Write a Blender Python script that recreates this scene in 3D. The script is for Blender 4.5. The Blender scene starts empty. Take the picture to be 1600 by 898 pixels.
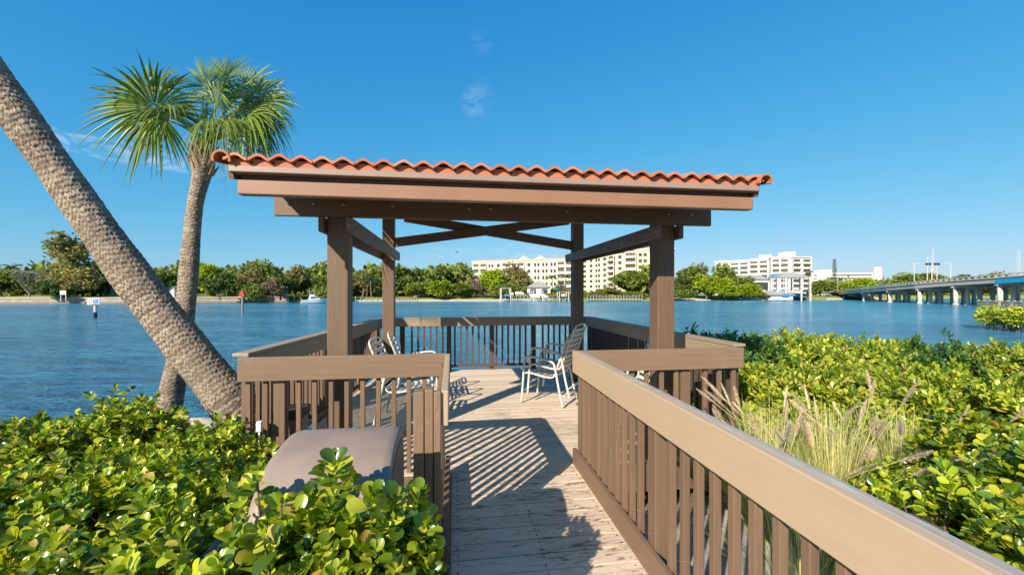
import bpy, math, random
import numpy as np
from mathutils import Vector, Matrix, Euler
random.seed(7); RNG = np.random.default_rng(7)
scene = bpy.context.scene
R = math.radians

# ------------------------------------------------------------------ camera
H = 1.55                      # eye height above the deck (deck boards are z = 0)
F = 650.0                     # focal length in photo pixels
TH = math.atan(92 / F)        # camera is turned this far right of the walkway axis (+Y)
CS, SN = math.cos(TH), math.sin(TH)
WATER = -1.65
cam_d = bpy.data.cameras.new('camera'); cam = bpy.data.objects.new('camera', cam_d)
scene.collection.objects.link(cam); scene.camera = cam
cam.location = (0, 0, H); cam.rotation_euler = (R(90), 0, -TH)
cam_d.sensor_width = 36; cam_d.lens = 36 * F / 1600; cam_d.shift_y = 7 / 1600
cam_d.clip_start = 0.05; cam_d.clip_end = 9000

# ------------------------------------------------------------------ light
SUN_EL, SUN_AZ = 29.5, 219.7          # azimuth clockwise from +Y
sd = Vector((math.sin(R(SUN_AZ)) * math.cos(R(SUN_EL)), math.cos(R(SUN_AZ)) * math.cos(R(SUN_EL)), math.sin(R(SUN_EL))))
sun_d = bpy.data.lights.new('sun', 'SUN'); sun = bpy.data.objects.new('sun', sun_d)
scene.collection.objects.link(sun)
sun_d.energy = 4.6; sun_d.angle = R(0.5); sun_d.color = (1.0, 0.90, 0.755)
sun.rotation_euler = sd.to_track_quat('Z', 'Y').to_euler(); sun.location = (-8, -9, 9)
w = bpy.data.worlds.new('World'); scene.world = w; w.use_nodes = True
scene.view_settings.view_transform = 'Standard'; scene.view_settings.look = 'None'
EXPOSURE = 0.8; scene.view_settings.exposure = EXPOSURE; scene.view_settings.gamma = 1; scene.view_settings.use_curve_mapping = False
scene.render.resolution_x = 1024; scene.render.resolution_y = 574

def Wd(px, py, Zc):
    """photo pixel + distance along the view axis -> place in the scene"""
    Xc = (px - 800) / F * Zc
    return Vector((Xc * CS + Zc * SN, -Xc * SN + Zc * CS, H - (py - 456) / F * Zc))

def world_nodes():
    nt = w.node_tree; N = nt.nodes; L = nt.links; N.clear()
    out = N.new('ShaderNodeOutputWorld'); bg = N.new('ShaderNodeBackground'); bg.inputs[1].default_value = 0.13
    sky = N.new('ShaderNodeTexSky'); sky.sky_type = 'NISHITA'; sky.sun_disc = False
    sky.sun_elevation = R(SUN_EL); sky.sun_rotation = R(SUN_AZ)
    sky.air_density = 1.0; sky.dust_density = 0.35; sky.ozone_density = 2.6; sky.altitude = 0
    tc = N.new('ShaderNodeTexCoord')
    # thin wisps of cirrus at their compass places
    total = None
    for (px, py, wu, wv, amt, rot) in ((746, 158, .040, .050, .13, 0.5), (185, 236, .17, .022, .50, 0.06), (752, 66, .03, .03, .10, .6),
                                   (840, 400, .14, .03, .16, .14), (700, 395, .1, .02, .12, -.05)):
        d = (Wd(px, py, 1.0) - Vector((0, 0, H))).normalized()
        rt = Vector((d.y, -d.x, 0)).normalized(); up = rt.cross(d).normalized()
        r2 = rt * math.cos(rot) + up * -math.sin(rot); u2 = rt * math.sin(rot) + up * math.cos(rot)
        parts = []
        for vec, wd in ((r2, wu), (u2, wv)):
            dp = N.new('ShaderNodeVectorMath'); dp.operation = 'DOT_PRODUCT'; L.new(tc.outputs['Generated'], dp.inputs[0]); dp.inputs[1].default_value = vec
            dv = N.new('ShaderNodeMath'); dv.operation = 'DIVIDE'; L.new(dp.outputs['Value'], dv.inputs[0]); dv.inputs[1].default_value = wd
            sq = N.new('ShaderNodeMath'); sq.operation = 'MULTIPLY'; L.new(dv.outputs[0], sq.inputs[0]); L.new(dv.outputs[0], sq.inputs[1])
            parts.append(sq)
        ad = N.new('ShaderNodeMath'); L.new(parts[0].outputs[0], ad.inputs[0]); L.new(parts[1].outputs[0], ad.inputs[1])
        front = N.new('ShaderNodeVectorMath'); front.operation = 'DOT_PRODUCT'; L.new(tc.outputs['Generated'], front.inputs[0]); front.inputs[1].default_value = d
        gt = N.new('ShaderNodeMath'); gt.operation = 'GREATER_THAN'; L.new(front.outputs['Value'], gt.inputs[0]); gt.inputs[1].default_value = 0
        mr = N.new('ShaderNodeMapRange'); mr.interpolation_type = 'SMOOTHSTEP'; L.new(ad.outputs[0], mr.inputs[0])
        mr.inputs[1].default_value = 1; mr.inputs[2].default_value = 0; mr.inputs[3].default_value = 0; mr.inputs[4].default_value = amt
        mu = N.new('ShaderNodeMath'); mu.operation = 'MULTIPLY'; L.new(mr.outputs[0], mu.inputs[0]); L.new(gt.outputs[0], mu.inputs[1])
        if total is None: total = mu
        else:
            a2 = N.new('ShaderNodeMath'); L.new(total.outputs[0], a2.inputs[0]); L.new(mu.outputs[0], a2.inputs[1]); total = a2
    mp = N.new('ShaderNodeMapping'); L.new(tc.outputs['Generated'], mp.inputs[0]); mp.inputs['Scale'].default_value = (9, 9, 22)
    no = N.new('ShaderNodeTexNoise'); L.new(mp.outputs[0], no.inputs[0]); no.inputs['Scale'].default_value = 2.2; no.inputs['Detail'].default_value = 7; no.inputs['Distortion'].default_value = 1.4
    nr = N.new('ShaderNodeMapRange'); L.new(no.outputs[0], nr.inputs[0]); nr.inputs[1].default_value = .42; nr.inputs[2].default_value = .72
    fm = N.new('ShaderNodeMath'); fm.operation = 'MULTIPLY'; L.new(total.outputs[0], fm.inputs[0]); L.new(nr.outputs[0], fm.inputs[1])
    sp = N.new('ShaderNodeSeparateColor'); L.new(sky.outputs[0], sp.inputs[0]); hs = N.new('ShaderNodeCombineColor')
    for ch, (g, q_, k) in enumerate(((1.6, .7, .80), (.9, .9, 1.25), (.32, 0, .86))):
        pre = N.new('ShaderNodeMath'); pre.operation = 'MULTIPLY'; L.new(sp.outputs[ch], pre.inputs[0]); pre.inputs[1].default_value = .147
        pw = N.new('ShaderNodeMath'); pw.operation = 'POWER'; L.new(pre.outputs[0], pw.inputs[0]); pw.inputs[1].default_value = g
        dn = N.new('ShaderNodeMath'); dn.operation = 'MULTIPLY_ADD'; L.new(pw.outputs[0], dn.inputs[0]); dn.inputs[1].default_value = q_; dn.inputs[2].default_value = 1
        dd = N.new('ShaderNodeMath'); dd.operation = 'DIVIDE'; L.new(pw.outputs[0], dd.inputs[0]); L.new(dn.outputs[0], dd.inputs[1])
        po = N.new('ShaderNodeMath'); po.operation = 'MULTIPLY'; L.new(dd.outputs[0], po.inputs[0]); po.inputs[1].default_value = k / (.13 * 2 ** EXPOSURE); L.new(po.outputs[0], hs.inputs[ch])
    mx = N.new('ShaderNodeMix'); mx.data_type = 'RGBA'; L.new(fm.outputs[0], mx.inputs[0]); L.new(hs.outputs[0], mx.inputs[6]); mx.inputs[7].default_value = (4.6, 4.9, 5.2, 1)
    L.new(mx.outputs[2], bg.inputs[0]); L.new(bg.outputs[0], out.inputs[0])
world_nodes()

# ------------------------------------------------------------------ materials
def new_mat(name):
    m = bpy.data.materials.new(name); m.use_nodes = True
    nt = m.node_tree; return m, nt.nodes, nt.links, nt.nodes['Principled BSDF']

def coords(N, L, scale=(1, 1, 1), which='Object'):
    tc = N.new('ShaderNodeTexCoord'); mp = N.new('ShaderNodeMapping'); L.new(tc.outputs[which], mp.inputs[0]); mp.inputs['Scale'].default_value = scale
    return mp
def noise(N, L, vec, scale, detail=4, rough=.55, dist=0):
    n = N.new('ShaderNodeTexNoise'); L.new(vec.outputs[0], n.inputs[0]); n.inputs['Scale'].default_value = scale
    n.inputs['Detail'].default_value = detail; n.inputs['Roughness'].default_value = rough; n.inputs['Distortion'].default_value = dist; return n
def ramp(N, L, src, stops):
    r = N.new('ShaderNodeValToRGB'); L.new(src, r.inputs[0]); e = r.color_ramp.elements
    e[0].position, e[0].color = stops[0][0], (*stops[0][1], 1)
    e[1].position, e[1].color = stops[-1][0], (*stops[-1][1], 1)
    for p, c in stops[1:-1]:
        x = e.new(p); x.color = (*c, 1)
    return r
def mixc(N, L, fac, a, b):
    m = N.new('ShaderNodeMix'); m.data_type = 'RGBA'
    if isinstance(fac, float): m.inputs[0].default_value = fac
    else: L.new(fac, m.inputs[0])
    for k, v in ((6, a), (7, b)):
        if isinstance(v, tuple): m.inputs[k].default_value = (*v, 1)
        else: L.new(v, m.inputs[k])
    return m.outputs[2]
def bump(N, L, src, bsdf, strength=.3, dist=.01):
    b = N.new('ShaderNodeBump'); b.inputs['Strength'].default_value = strength; b.inputs['Distance'].default_value = dist
    L.new(src, b.inputs['Height']); L.new(b.outputs[0], bsdf.inputs['Normal']); return b

def wood(name, base, axis='Z', wear=.12, worncol=(.30, .27, .25), rough=.6, gr=.17, wscale=1.0, wlo=.60):
    """painted timber: faint grain along axis, scuffs where the paint has gone"""
    m, N, L, B = new_mat(name)
    s = {'X': (1.2, 22, 22), 'Y': (22, 1.2, 22), 'Z': (22, 22, 1.2)}[axis]
    g = noise(N, L, coords(N, L, s), 2.2, 6, .65, .6)
    big = noise(N, L, coords(N, L), 1.7, 4)
    dk = tuple(c * (1 - gr * 2) for c in base); lt = tuple(min(1, c * (1 + gr)) for c in base)
    c1 = ramp(N, L, g.outputs[0], [(.3, dk), (.5, base), (.75, lt)])
    c2 = mixc(N, L, big.outputs[0], c1.outputs[0], tuple(c * .86 for c in base))
    s2 = tuple(v * wscale for v in {'X': (1.1, 7, 7), 'Y': (7, 1.1, 7), 'Z': (7, 7, 1.1)}[axis])
    wn = noise(N, L, coords(N, L, s2), 3.1, 9, .75, .8)
    wr = N.new('ShaderNodeMapRange'); L.new(wn.outputs[0], wr.inputs[0]); wr.inputs[1].default_value = wlo; wr.inputs[2].default_value = wlo + .06; wr.inputs[4].default_value = min(1, wear * 6)
    c3 = mixc(N, L, wr.outputs[0], c2, worncol)
    oi = N.new('ShaderNodeObjectInfo'); hv = N.new('ShaderNodeHueSaturation'); L.new(c3, hv.inputs['Color'])
    vr = N.new('ShaderNodeMapRange'); L.new(oi.outputs['Random'], vr.inputs[0]); vr.inputs[3].default_value = .9; vr.inputs[4].default_value = 1.1
    L.new(vr.outputs[0], hv.inputs['Value']); L.new(hv.outputs[0], B.inputs['Base Color'])
    B.inputs['Roughness'].default_value = rough
    ad = N.new('ShaderNodeMath'); ad.operation = 'SUBTRACT'; L.new(g.outputs[0], ad.inputs[0]); L.new(wr.outputs[0], ad.inputs[1])
    bump(N, L, ad.outputs[0], B, .35, .003)
    return m

def plain(name, col, rough=.6, metal=0, var=.12, nscale=6, bmp=0.0):
    m, N, L, B = new_mat(name)
    n = noise(N, L, coords(N, L), nscale, 5)
    c = ramp(N, L, n.outputs[0], [(.3, tuple(x * (1 - var) for x in col)), (.7, tuple(min(1, x * (1 + var)) for x in col))])
    L.new(c.outputs[0], B.inputs['Base Color']); B.inputs['Roughness'].default_value = rough; B.inputs['Metallic'].default_value = metal
    if bmp: bump(N, L, n.outputs[0], B, bmp, .01)
    return m

def leafmat(name, cols, rough=.45, trans=.25, spec=.5, pos=None):
    """foliage: colour differs from leaf to leaf, light passes through"""
    m, N, L, B = new_mat(name)
    ge = N.new('ShaderNodeNewGeometry'); oi = N.new('ShaderNodeObjectInfo')
    st = [((i / (len(cols) - 1)) if pos is None else pos[i], c) for i, c in enumerate(cols)]
    c = ramp(N, L, ge.outputs['Random Per Island'], st)
    hv = N.new('ShaderNodeHueSaturation'); L.new(c.outputs[0], hv.inputs['Color'])
    vr = N.new('ShaderNodeMapRange'); L.new(oi.outputs['Random'], vr.inputs[0]); vr.inputs[3].default_value = .85; vr.inputs[4].default_value = 1.15; L.new(vr.outputs[0], hv.inputs['Value'])
    L.new(hv.outputs[0], B.inputs['Base Color']); B.inputs['Roughness'].default_value = rough; B.inputs['Specular IOR Level'].default_value = spec
    tr = N.new('ShaderNodeBsdfTranslucent')
    br = N.new('ShaderNodeHueSaturation'); L.new(hv.outputs[0], br.inputs['Color']); br.inputs['Value'].default_value = 1.7; br.inputs['Saturation'].default_value = 1.1
    L.new(br.outputs[0], tr.inputs[0])
    ms = N.new('ShaderNodeMixShader'); ms.inputs[0].default_value = trans
    L.new(B.outputs[0], ms.inputs[1]); L.new(tr.outputs[0], ms.inputs[2]); L.new(ms.outputs[0], N['Material Output'].inputs[0])
    return m

BROWN = (.165, .10, .06)
M = {}
for ax in 'XYZ':
    M['brown' + ax] = wood('brown painted timber ' + ax, BROWN, ax, .05)
    M['mid' + ax] = wood('mid brown painted timber ' + ax, (.225, .142, .088), ax, .10, (.42, .34, .26), wlo=.645, gr=.16)
    M['bal' + ax] = wood('brown baluster paint ' + ax, (.185, .115, .07), ax, .06, (.34, .27, .2), wlo=.66)
    M['khaki' + ax] = wood('khaki painted timber ' + ax, (.33, .25, .165), ax, .08, (.42, .38, .33), wlo=.62)
    M['tan' + ax] = wood('tan painted timber ' + ax, (.46, .335, .215), ax, .10, (.33, .27, .21), gr=.045, wlo=.70, wscale=2.2)
    M['dark' + ax] = wood('dark brown timber ' + ax, (.085, .055, .042), ax, .05, (.2, .17, .15))
M['grey_wood'] = wood('weathered grey brown timber', (.21, .165, .135), 'Y', .14, (.38, .35, .32), wlo=.56)
M['worn'] = wood('worn grey tan edge', (.42, .36, .30), 'Y', .14, (.56, .53, .5), wlo=.56)
M['gutter'] = plain('painted metal gutter', (.28, .145, .082), .42, 0, .08, 3)
M['drip'] = plain('drip edge metal', (.30, .21, .17), .4, 0, .06, 3)
M['bolt'] = plain('galvanised bolt', (.35, .33, .3), .5, .6)
M['alu'] = plain('cream powder coated tube', (.62, .58, .50), .32, 0, .06, 10)
M['strap'] = plain('vinyl strap', (.60, .57, .50), .4, 0, .08, 10)
M['black'] = plain('black plastic', (.015, .015, .016), .35)
M['white'] = plain('white paint', (.78, .77, .74), .5, 0, .05)
M['grill'] = plain('taupe grill lid', (.27, .20, .16), .55, 0, .16, 3.1, .1)
M['grill2'] = plain('darker taupe grill end', (.12, .085, .07), .55, 0, .1, 3)
M['concrete'] = plain('concrete', (.56, .50, .41), .8, 0, .14, .6, .2)
M['seawall'] = plain('stained seawall', (.36, .29, .22), .85, 0, .3, .8)
M['pale_cap'] = plain('pale seawall cap', (.50, .44, .36), .85, 0, .15, .8)
M['concrete2'] = plain('grey concrete girder', (.48, .43, .35), .8, 0, .12, .4)
M['blue'] = plain('blue painted steel', (.01, .30, .52), .5)
M['cream'] = plain('cream stucco', (.68, .58, .38), .85, 0, .04, .2)
M['cream2'] = plain('pale yellow stucco', (.68, .61, .46), .85, 0, .04, .2)
M['whitewall'] = plain('white stucco', (.74, .71, .68), .85, 0, .04, .2)
M['greyroof'] = plain('grey roof', (.30, .29, .28), .8, 0, .12, 1.5)
M['glass'] = plain('dark window glass', (.05, .06, .07), .12)
M['shade'] = plain('shaded opening', (.10, .085, .07), .7)
M['red'] = plain('red marker paint', (.55, .03, .015), .5)
M['green'] = plain('green canvas', (.02, .16, .10), .7)
M['tealblue'] = plain('blue canvas', (.03, .22, .45), .7)
M['navy'] = plain('navy hull', (.02, .05, .12), .3)
M['greypile'] = plain('bleached grey timber', (.36, .34, .30), .85, 0, .2, 3)
M['pile'] = plain('weathered timber pile', (.22, .19, .15), .85, 0, .25, 3)
M['rock'] = plain('pale rock', (.42, .38, .32), .9, 0, .25, 2, .6)
M['bark'] = plain('grey bark', (.16, .13, .10), .9, 0, .3, 3, .5)
M['barelimb'] = plain('bare grey limbs', (.27, .22, .18), .9, 0, .2, 3)
M['stem'] = plain('woody shrub stem', (.15, .10, .06), .85, 0, .3, 12)
M['mast'] = plain('faded red and white mast', (.62, .45, .42), .6)
M['stop'] = plain('steel', (.4, .4, .4), .5, .5)

def deckmat(name, peel):
    m, N, L, B = new_mat(name)
    v = coords(N, L, (1.3, 16, 16)); g = noise(N, L, v, 2.5, 7, .7, .6)
    base = ramp(N, L, g.outputs[0], [(.25, (.56, .43, .31)), (.55, (.66, .52, .38)), (.85, (.72, .585, .44))])
    v2 = coords(N, L, (1.4, 8, 8)); p = noise(N, L, v2, 3.3, 10, .78, 1.2)
    reg = noise(N, L, coords(N, L), .9, 3)
    sx = N.new('ShaderNodeSeparateXYZ'); tc = N.new('ShaderNodeTexCoord'); L.new(tc.outputs['Object'], sx.inputs[0])
    yr = N.new('ShaderNodeMapRange'); L.new(sx.outputs['Y'], yr.inputs[0]); yr.inputs[1].default_value = 3.05; yr.inputs[2].default_value = 1.7; yr.inputs[3].default_value = -.10; yr.inputs[4].default_value = peel
    ad = N.new('ShaderNodeMath'); L.new(p.outputs[0], ad.inputs[0]); L.new(yr.outputs[0], ad.inputs[1])
    ad2 = N.new('ShaderNodeMath'); ad2.operation = 'MULTIPLY_ADD'; L.new(reg.outputs[0], ad2.inputs[0]); ad2.inputs[1].default_value = .25; L.new(ad.outputs[0], ad2.inputs[2])
    th = N.new('ShaderNodeMapRange'); L.new(ad2.outputs[0], th.inputs[0]); th.inputs[1].default_value = .775; th.inputs[2].default_value = .82
    bare = ramp(N, L, g.outputs[0], [(.3, (.13, .095, .075)), (.7, (.36, .28, .21))])
    c = mixc(N, L, th.outputs[0], base.outputs[0], bare.outputs[0])
    ge = N.new('ShaderNodeNewGeometry'); hv = N.new('ShaderNodeHueSaturation'); L.new(c, hv.inputs['Color'])
    vr = N.new('ShaderNodeMapRange'); L.new(ge.outputs['Random Per Island'], vr.inputs[0]); vr.inputs[3].default_value = .86; vr.inputs[4].default_value = 1.1; L.new(vr.outputs[0], hv.inputs['Value'])
    L.new(hv.outputs[0], B.inputs['Base Color']); B.inputs['Roughness'].default_value = .65
    su = N.new('ShaderNodeMath'); su.operation = 'SUBTRACT'; L.new(g.outputs[0], su.inputs[0]); L.new(th.outputs[0], su.inputs[1])
    bump(N, L, su.outputs[0], B, .4, .003)
    return m
M['deck'] = deckmat('painted deck boards', .105)

def tilemat():
    m, N, L, B = new_mat('terracotta barrel tile')
    n = noise(N, L, coords(N, L), 9, 8, .7); n2 = noise(N, L, coords(N, L), 45, 5, .6)
    ge = N.new('ShaderNodeNewGeometry')
    c = ramp(N, L, ge.outputs['Random Per Island'], [(0, (.38, .115, .055)), (.5, (.47, .15, .07)), (1, (.54, .22, .12))])
    gr = N.new('ShaderNodeMapRange'); L.new(n.outputs[0], gr.inputs[0]); gr.inputs[1].default_value = .55; gr.inputs[2].default_value = .75; gr.inputs[4].default_value = .6
    c2 = mixc(N, L, gr.outputs[0], c.outputs[0], (.26, .12, .09))
    g3 = N.new('ShaderNodeMapRange'); L.new(n2.outputs[0], g3.inputs[0]); g3.inputs[1].default_value = .55; g3.inputs[2].default_value = .8; g3.inputs[4].default_value = .5
    c3 = mixc(N, L, g3.outputs[0], c2, (.50, .26, .16))
    L.new(c3, B.inputs['Base Color']); B.inputs['Roughness'].default_value = .8; bump(N, L, n2.outputs[0], B, .3, .004); return m
M['tile'] = tilemat()

def barkmat(name, c0, c1, c2, lichen=True):
    m, N, L, B = new_mat(name)
    v = coords(N, L, (1, 1, 1)); n = noise(N, L, v, 14, 8, .7); n2 = noise(N, L, v, 3.2, 4); fib = noise(N, L, coords(N, L, (6, 6, 1)), 9, 6, .7)
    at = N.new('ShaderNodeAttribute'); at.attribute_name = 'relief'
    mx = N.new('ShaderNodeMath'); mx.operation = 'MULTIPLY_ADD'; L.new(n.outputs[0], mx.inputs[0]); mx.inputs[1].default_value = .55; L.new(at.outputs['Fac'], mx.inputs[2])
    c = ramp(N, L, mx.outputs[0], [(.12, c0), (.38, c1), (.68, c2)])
    f2 = N.new('ShaderNodeMapRange'); L.new(fib.outputs[0], f2.inputs[0]); f2.inputs[1].default_value = .5; f2.inputs[2].default_value = .7; f2.inputs[4].default_value = .5
    col = mixc(N, L, f2.outputs[0], c.outputs[0], tuple(x * .55 for x in c1))
    pt = N.new('ShaderNodeMapRange'); L.new(n2.outputs[0], pt.inputs[0]); pt.inputs[1].default_value = .42; pt.inputs[2].default_value = .62; pt.inputs[4].default_value = .45
    col = mixc(N, L, pt.outputs[0], col, tuple(x * .72 for x in c1))
    if lichen:
        l1 = noise(N, L, v, 5.5, 6, .7); lm = N.new('ShaderNodeMapRange'); L.new(l1.outputs[0], lm.inputs[0]); lm.inputs[1].default_value = .60; lm.inputs[2].default_value = .68; lm.inputs[4].default_value = .55
        col = mixc(N, L, lm.outputs[0], col, (.34, .34, .22))
        l2 = noise(N, L, v, 8.5, 3, .5); l3 = N.new('ShaderNodeMapRange'); L.new(l2.outputs[0], l3.inputs[0]); l3.inputs[1].default_value = .74; l3.inputs[2].default_value = .77; l3.inputs[4].default_value = .8
        col = mixc(N, L, l3.outputs[0], col, (.40, .32, .05))
    L.new(col, B.inputs['Base Color']); B.inputs['Roughness'].default_value = .9
    bump(N, L, n.outputs[0], B, .8, .02); return m
M['palmbark'] = barkmat('fibrous palm bark', (.10, .075, .055), (.36, .275, .20), (.60, .50, .39))
M['palmbark2'] = barkmat('smoother palm bark', (.11, .085, .06), (.35, .27, .195), (.56, .47, .37), False)
M['boot'] = plain('dry leaf bases', (.36, .24, .14), .9, 0, .5, 14, .6)
M['frond'] = leafmat('palm frond', [(.07, .12, .015), (.13, .20, .02), (.20, .27, .03), (.30, .33, .10)], .42, .34, .4)
M['frondfar'] = leafmat('far palm frond', [(.05, .09, .02), (.12, .17, .04)], .5, .2)
M['petiole'] = plain('green petiole', (.20, .26, .06), .45)
M['glossy'] = leafmat('glossy round leaf', [(.035, .085, .012), (.12, .20, .015), (.29, .37, .018), (.46, .50, .03), (.52, .50, .06), (.52, .32, .08)], .26, .28, .6, [0, .28, .55, .8, .94, 1])
M['hedge'] = leafmat('hedge leaf', [(.07, .13, .016), (.21, .29, .02), (.38, .43, .03), (.50, .50, .06), (.44, .30, .10)], .38, .28, .5, [0, .3, .62, .92, 1])
M['hedgedark'] = leafmat('shade-darkened hedge leaf', [(.03, .08, .02), (.07, .15, .022), (.15, .24, .03)], .36, .22, .5)  # leaf colour darkened for the roof's shade on bushes by the railing corner
M['grassgreen'] = leafmat('arching grass blades', [(.34, .38, .08), (.60, .57, .22), (.78, .70, .40)], .6, .35, .3)
M['plume'] = leafmat('fluffy plume', [(.58, .48, .36), (.72, .62, .48), (.82, .73, .60)], .9, .35, .1)
for k, cols in {'treegreen': [(.07, .10, .018), (.17, .22, .03), (.29, .33, .06)], 'treedark': [(.045, .075, .02), (.10, .145, .03), (.18, .215, .05)],
                'treelime': [(.12, .19, .012), (.26, .34, .015), (.38, .42, .03)], 'treeolive': [(.13, .125, .04), (.24, .215, .065), (.35, .30, .11)],
                'treebrown': [(.15, .11, .06), (.25, .18, .10), (.34, .26, .15)]}.items():
    M[k] = leafmat('tree foliage ' + k[4:], cols, .6, .2, .25)

def watermat():
    m, N, L, B = new_mat('river water')
    a = noise(N, L, coords(N, L, (1, 1.9, 1)), 4.2, 5, .62, .4); b = noise(N, L, coords(N, L, (.6, 1.5, 1)), 1.15, 5, .6, .5); c = noise(N, L, coords(N, L, (.4, 1, 1)), .05, 4, .55)
    s = N.new('ShaderNodeMath'); s.operation = 'MULTIPLY_ADD'; L.new(a.outputs[0], s.inputs[0]); s.inputs[1].default_value = .30; L.new(b.outputs[0], s.inputs[2])
    d = noise(N, L, coords(N, L, (.5, 1.3, 1)), .42, 4, .6, .6); s2 = N.new('ShaderNodeMath'); s2.operation = 'MULTIPLY_ADD'; L.new(d.outputs[0], s2.inputs[0]); s2.inputs[1].default_value = 2.2; L.new(s.outputs[0], s2.inputs[2])
    bump(N, L, s2.outputs[0], B, 1.0, 1.7)
    f1 = noise(N, L, coords(N, L, (.45, 1.6, 1)), .9, 5, .7, .5); am = N.new('ShaderNodeMath'); L.new(f1.outputs[0], am.inputs[0]); L.new(c.outputs[0], am.inputs[1])
    cm = N.new('ShaderNodeMapRange'); L.new(am.outputs[0], cm.inputs[0]); cm.inputs[1].default_value = .82; cm.inputs[2].default_value = 1.2
    col = mixc(N, L, cm.outputs[0], (.02, .20, .38), (.07, .40, .60))  # light and dark of the wave facets painted into the water colour
    L.new(col, B.inputs['Base Color']); B.inputs['Roughness'].default_value = .16; B.inputs['IOR'].default_value = 1.33; B.inputs['Specular IOR Level'].default_value = .5
    return m
M['water'] = watermat()
def groundmat(name, a, b, c, sc=3):
    m, N, L, B = new_mat(name)
    n = noise(N, L, coords(N, L), sc, 8, .7); n2 = noise(N, L, coords(N, L), sc * 8, 4, .6)
    cc = ramp(N, L, n.outputs[0], [(.35, a), (.5, b), (.65, c)])
    c2 = mixc(N, L, n2.outputs[0], cc.outputs[0], tuple(x * .5 for x in b))
    L.new(c2, B.inputs['Base Color']); B.inputs['Roughness'].default_value = .95; bump(N, L, n2.outputs[0], B, .8, .02); return m
M['ground'] = groundmat('mulch and shell bank', (.10, .075, .05), (.24, .20, .15), (.36, .32, .26), 2.5)
M['gravel'] = groundmat('pale shell gravel', (.34, .32, .30), (.58, .55, .52), (.70, .68, .64), 12)
M['lawn'] = groundmat('far lawn', (.26, .32, .04), (.34, .38, .06), (.42, .42, .12), .08)
M['sand'] = groundmat('pale beach sand', (.55, .47, .36), (.66, .57, .44), (.72, .64, .50), .3)

# ------------------------------------------------------------------ object helpers
COL = scene.collection; OFF = {}
def tag(o, label, cat, group=None, kind=None):
    if label: o['label'] = label
    if cat: o['category'] = cat
    if group: o['group'] = group
    if kind: o['kind'] = kind
    return o
def thing(name, label, cat, loc=(0, 0, 0), rz=0, group=None):
    o = bpy.data.objects.new(name, None); COL.objects.link(o); o.location = loc; o.rotation_euler = (0, 0, rz)
    o.empty_display_size = .2; OFF[o] = Vector(loc) if rz == 0 else Vector((0, 0, 0)); return tag(o, label, cat, group)
def copy_tree(o, parent=None, loc=None, rz=None, scale=None, label=None, group=None):
    c = o.copy(); COL.objects.link(c); c.parent = parent
    if parent is None:
        c.location = loc; c.rotation_euler = (0, 0, rz or 0)
        if scale is not None: c.scale = scale if hasattr(scale, '__len__') else (scale,) * 3
        if label: c['label'] = label
        if group: c['group'] = group
    for ch in o.children: copy_tree(ch, c)
    return c

def mesh_obj(name, V, Fc, mat, parent=None, smooth=False, bevel=0):
    off = OFF.get(parent, Vector((0, 0, 0)))
    V = np.asarray(V, dtype=np.float32) - np.array(off, dtype=np.float32)
    me = bpy.data.meshes.new(name)
    if isinstance(Fc, np.ndarray):
        n, k = Fc.shape
        me.vertices.add(len(V)); me.vertices.foreach_set('co', V.ravel())
        me.loops.add(n * k); me.loops.foreach_set('vertex_index', Fc.ravel().astype(np.int32))
        me.polygons.add(n); me.polygons.foreach_set('loop_start', np.arange(0, n * k, k, dtype=np.int32)); me.polygons.foreach_set('loop_total', np.full(n, k, dtype=np.int32))
        me.update(calc_edges=True)
    else:
        me.from_pydata([tuple(map(float, v)) for v in V], [], Fc); me.update()
    me.materials.append(mat)
    if smooth: me.polygons.foreach_set('use_smooth', [True] * len(me.polygons))
    o = bpy.data.objects.new(name, me); COL.objects.link(o)
    if parent is not None: o.parent = parent; OFF[o] = off
    if bevel:
        b = o.modifiers.new('bevel', 'BEVEL'); b.width = bevel; b.segments = 2; b.limit_method = 'ANGLE'; b.angle_limit = R(40)
    return o

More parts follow.
